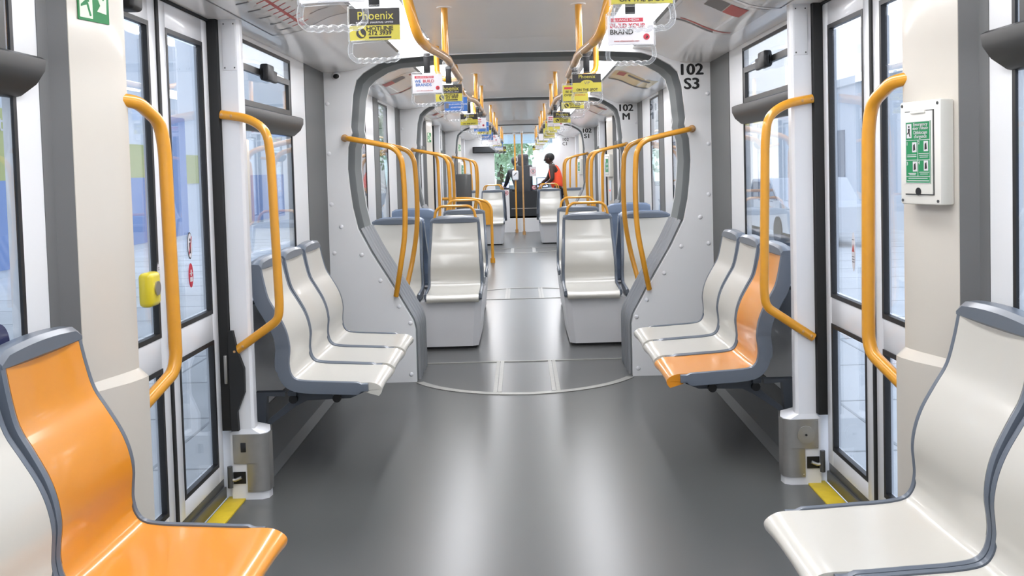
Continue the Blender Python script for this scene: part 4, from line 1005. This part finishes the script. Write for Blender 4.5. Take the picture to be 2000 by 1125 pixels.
# person in an orange vest, bending toward the cab
PX, PY = .76, 20.66
p = root('person', (PX, PY, 0), 'person in an orange hi-vis vest leaning toward the right of the driver cab', 'person')
def rel(v): return (v[0]-PX, v[1]-PY, v[2])
V = [(.78, 20.68, .95), (.76, 20.68, 1.10), (.73, 20.68, 1.24), (.69, 20.68, 1.37), (.655, 20.68, 1.44), (.635, 20.69, 1.50),
     (.66, 20.53, 1.385), (.68, 20.82, 1.385), (.665, 20.47, 1.13), (.53, 20.56, 1.02), (.58, 20.90, 1.14), (.44, 20.92, 1.04),
     (.78, 20.60, .89), (.80, 20.77, .89), (.74, 20.60, .50), (.82, 20.78, .49), (.80, 20.60, .09), (.88, 20.78, .09), (.68, 20.58, .045), (.76, 20.78, .045)]
E = [(0, 1), (1, 2), (2, 3), (3, 4), (4, 5), (3, 6), (3, 7), (6, 8), (8, 9), (7, 10), (10, 11), (0, 12), (0, 13), (12, 14), (13, 15), (14, 16), (15, 17), (16, 18), (17, 19)]
R_ = [(.13, .10), (.135, .11), (.14, .11), (.13, .10), .065, .055, .062, .062, .046, .034, .046, .034, .09, .09, .062, .062, .045, .045, .038, .038]
skin_body('body', [rel(v) for v in V], E, R_, 'skin_dark', p)
head_bm((.605-PX, 20.70-PY, 1.565), math.radians(-100), .98).obj('head', 'skin_dark', p)
m = MB(); m.ball((.626-PX, 20.70-PY, 1.592), .106, (.95, .86, .90), 16, 12); m.obj('hair', 'hair', p)
VV = [(.775, 20.68, .90), (.765, 20.68, 1.08), (.73, 20.68, 1.24), (.70, 20.68, 1.35), (.675, 20.68, 1.42)]
skin_body('vest', [rel(v) for v in VV], [(0, 1), (1, 2), (2, 3), (3, 4)], [(.17, .15), (.17, .145), (.165, .145), (.14, .125), (.085, .085)], 'vest', p)
TV = [(.78, 20.68, .95), (.78, 20.60, .86), (.80, 20.77, .86), (.74, 20.60, .50), (.82, 20.78, .49), (.80, 20.60, .12), (.88, 20.78, .12)]
skin_body('trousers', [rel(v) for v in TV], [(0, 1), (0, 2), (1, 3), (2, 4), (3, 5), (4, 6)], [(.145, .115), .105, .105, .078, .078, .062, .062], 'trousers', p)
hand((.53-PX+PX, 20.56, 1.02), (-.9, .3, -.2), p, 'skin_dark', .8, 1); hand((.44, 20.92, 1.04), (-.9, .1, -.3), p, 'skin_dark', .6, -1)
for y_, x_ in ((20.60, .72), (20.78, .80)):
    MB().box(x_-.16-PX, x_+.10-PX, y_-.045-PY, y_+.045-PY, 0, .085, .03, 3).obj('shoe', 'hair', p)
# the driver, mostly hidden by the seat
PX, PY = -.02, 22.0
p = root('person', (PX, PY, .30), 'driver in black sitting behind the tall black seat, facing the windshield', 'person')
def rel(v): return (v[0]-PX, v[1]-PY, v[2]-.30)
V = [(-.0, 21.95, .85), (-.03, 21.93, 1.05), (-.06, 21.93, 1.25), (-.09, 21.95, 1.36), (-.11, 21.97, 1.44),
     (-.25, 21.97, 1.30), (.12, 21.95, 1.30), (-.33, 22.02, 1.05), (-.37, 22.25, .98), (.20, 22.0, 1.04), (.14, 22.25, 1.0),
     (-.11, 22.02, .83), (.11, 22.02, .83), (-.13, 22.40, .80), (.13, 22.40, .80), (-.12, 22.42, .42), (.12, 22.42, .42), (-.12, 22.52, .34), (.12, 22.52, .34)]
E = [(0, 1), (1, 2), (2, 3), (3, 4), (2, 5), (2, 6), (5, 7), (7, 8), (6, 9), (9, 10), (0, 11), (0, 12), (11, 13), (12, 14), (13, 15), (14, 16), (15, 17), (16, 18)]
R_ = [(.15, .12), (.15, .12), (.17, .11), .07, .055, .065, .065, .048, .035, .048, .035, .09, .09, .07, .07, .05, .05, .04, .04]
skin_body('body', [rel(v) for v in V], E, R_, 'clothes_black', p)
head_bm((-.125-PX, 21.98-PY, 1.53-.30), math.pi, .95).obj('head', 'skin_dark', p)
MB().ball((-.125-PX, 21.97-PY, 1.555-.30), .096, (.92, 1.05, .92), 14, 10).obj('hair', 'hair', p)
hand((-.37, 22.25, .98), (.0, 1, -.1), p, 'skin_dark', .7, 1); hand((.14, 22.25, 1.0), (0, 1, -.1), p, 'skin_dark', .7, -1)
# ------------------------------------------------------------------ outside
o = MB().box(-40, 40, -20, 80, -.42, -.34).obj('ground', 'concrete', smooth=False); struct(o, 'pale concrete paving outside the tram', 'ground'); o.name = 'floor_outside'
m = MB()
for sd in (-1, 1):
    for y in [i*1.2-4 for i in range(26)]: m.box(min(sd*1.5, sd*8), max(sd*1.5, sd*8), y, y+.02, -.341, -.337)
    for x in (2.2, 3.0, 4.0): m.box(sd*x-.01, sd*x+.01, -5, 30, -.341, -.337)
o = m.obj('trim_%d' % tn, 'asphalt', smooth=False); tn += 1; struct(o, 'dark joints in the paving outside', 'paving')
t = root('station_building', (-9.3, 16, -.34), 'station building with blue and olive wall panels beyond the left windows', 'building')
MB().box(-13, -9.3, -10, 60, -.34, 5.2).obj('wall', 'ext_grey', t, world=True, smooth=False)
for a, b_, z0, z1 in ((9, 13.5, -.2, 1.4), (14.6, 19, -.2, 1.4), (20.5, 27, -.2, 1.4), (29, 38, -.2, 1.4), (11.5, 13, 1.4, 3.4), (15.4, 16.6, 1.4, 3.6), (18.2, 19.0, 1.4, 3.2), (21, 22.6, 1.4, 3.4), (25, 27, 1.4, 3.0), (31, 33, 1.4, 3.4)):
    MB().box(-9.3, -9.26, a, b_, z0, z1).obj('blue_panel', 'ext_blue', t, world=True, smooth=False)
for a, b_, z0, z1 in ((8, 11.5, 1.4, 3.0), (13, 15.4, 1.4, 2.4), (16.6, 18.2, 1.4, 2.7), (19, 21, 1.3, 2.0), (22.6, 25, 1.3, 2.2), (27, 31, 1.2, 2.0)):
    MB().box(-9.3, -9.265, a, b_, z0, z1).obj('olive_panel', 'ext_lime', t, world=True, smooth=False)
for a in (9.5, 14, 19.6, 24, 28.5): MB().box(-9.3, -9.27, a, a+1.6, 3.6, 4.8).obj('upper_window', 'ext_white', t, world=True, smooth=False)
mb = text_bm('Quatre Bornes', .42); mb.bm.transform(Matrix.Translation((-9.245, 17.9, 2.42)) @ face_x(-1)); mb.obj('lettering', 'card_white', t, world=True, smooth=False)
b = root('canopy', (-3.1, 8, 0), 'grey platform canopy over the track outside the left windows', 'canopy')
MB().box(-8.6, -3.0, -8, 14, 4.0, 4.12).obj('roof', 'ext_white', b, world=True, smooth=False)
for y in (-2.0, 4.2, 10.4): MB().box(-6.3, -6.15, y, y+.15, -.34, 4.0).obj('column', 'ext_grey', b, world=True, smooth=False)
b = root('building', (9, 8, -.34), 'long grey and white depot building outside the right windows', 'building')
MB().box(9, 14, -8, 34, -.34, 3.4).obj('wall', 'ext_grey', b, world=True, smooth=False)
MB().box(8.9, 14, -8, 34, 3.4, 3.6).obj('roof', 'ext_white', b, world=True, smooth=False)
for y in range(-6, 33, 3): MB().box(8.97, 9.0, y, y+1.6, .9, 2.2).obj('window', 'ext_dark', b, world=True, smooth=False)
MB().box(8.96, 9.0, -8, 34, -.34, .5).obj('plinth', 'ext_white', b, world=True, smooth=False)
b = root('parked_car', (6.0, 21.0, -.34), 'silver parked car outside the right windows', 'car')
MB().prism([(18.9, -.05), (18.9, .45), (19.6, .55), (20.3, 1.0), (21.8, 1.0), (22.5, .6), (23.1, .5), (23.1, -.05)], 5.2, 6.8, 'x').obj('body', 'ext_white', b, world=True, smooth=False)
MB().prism([(19.75, .58), (20.35, .94), (21.7, .94), (22.3, .6)], 5.18, 5.22, 'x').obj('side_window', 'ext_dark', b, world=True, smooth=False)
for y in (19.7, 22.3): MB().cyl((5.17, y, -.04), (5.45, y, -.04), .3, 20).obj('wheel', 'rubber', b, world=True)
random.seed(11)
def tree(x, y, h, rad, lab):
    t = root('tree', (x, y, -.34), lab, 'tree', group='trees ahead of the cab')
    MB().tube([(x, y, -.34), (x+.1, y, h*.4), (x, y+.1, h*.8)], [.18, .13, .05], 8).obj('trunk', 'bark', t, world=True)
    m = MB()
    for i in range(1800):
        a = random.uniform(0, 2*math.pi); b_ = math.acos(random.uniform(-1, 1)); rr = rad*random.uniform(.35, 1)
        c = Vector((x+rr*math.sin(b_)*math.cos(a), y+rr*math.sin(b_)*math.sin(a)*.8, h*.72+rr*math.cos(b_)*.8)); s = random.uniform(.06, .15)
        u = Vector((random.uniform(-1, 1), random.uniform(-1, 1), random.uniform(-1, 1))).normalized(); v = u.cross(Vector((random.random(), random.random(), random.random()))).normalized()
        m.face([m.bm.verts.new(c+u*s), m.bm.verts.new(c+v*s*.5), m.bm.verts.new(c-u*s), m.bm.verts.new(c-v*s*.5)])
    m.obj('foliage', 'leaf', t, world=True, smooth=False)
tree(-3.2, 34, 3.6, 2.2, 'leafy green tree seen through the left of the windshield'); tree(-.9, 38, 3.0, 1.6, 'low leafy tree in the middle of the windshield view'); tree(2.6, 36, 4.4, 2.0, 'leafy green tree seen through the right of the windshield'); tree(-5.4, 44, 4.5, 2.2, 'tall leafy tree far left of the tracks ahead')
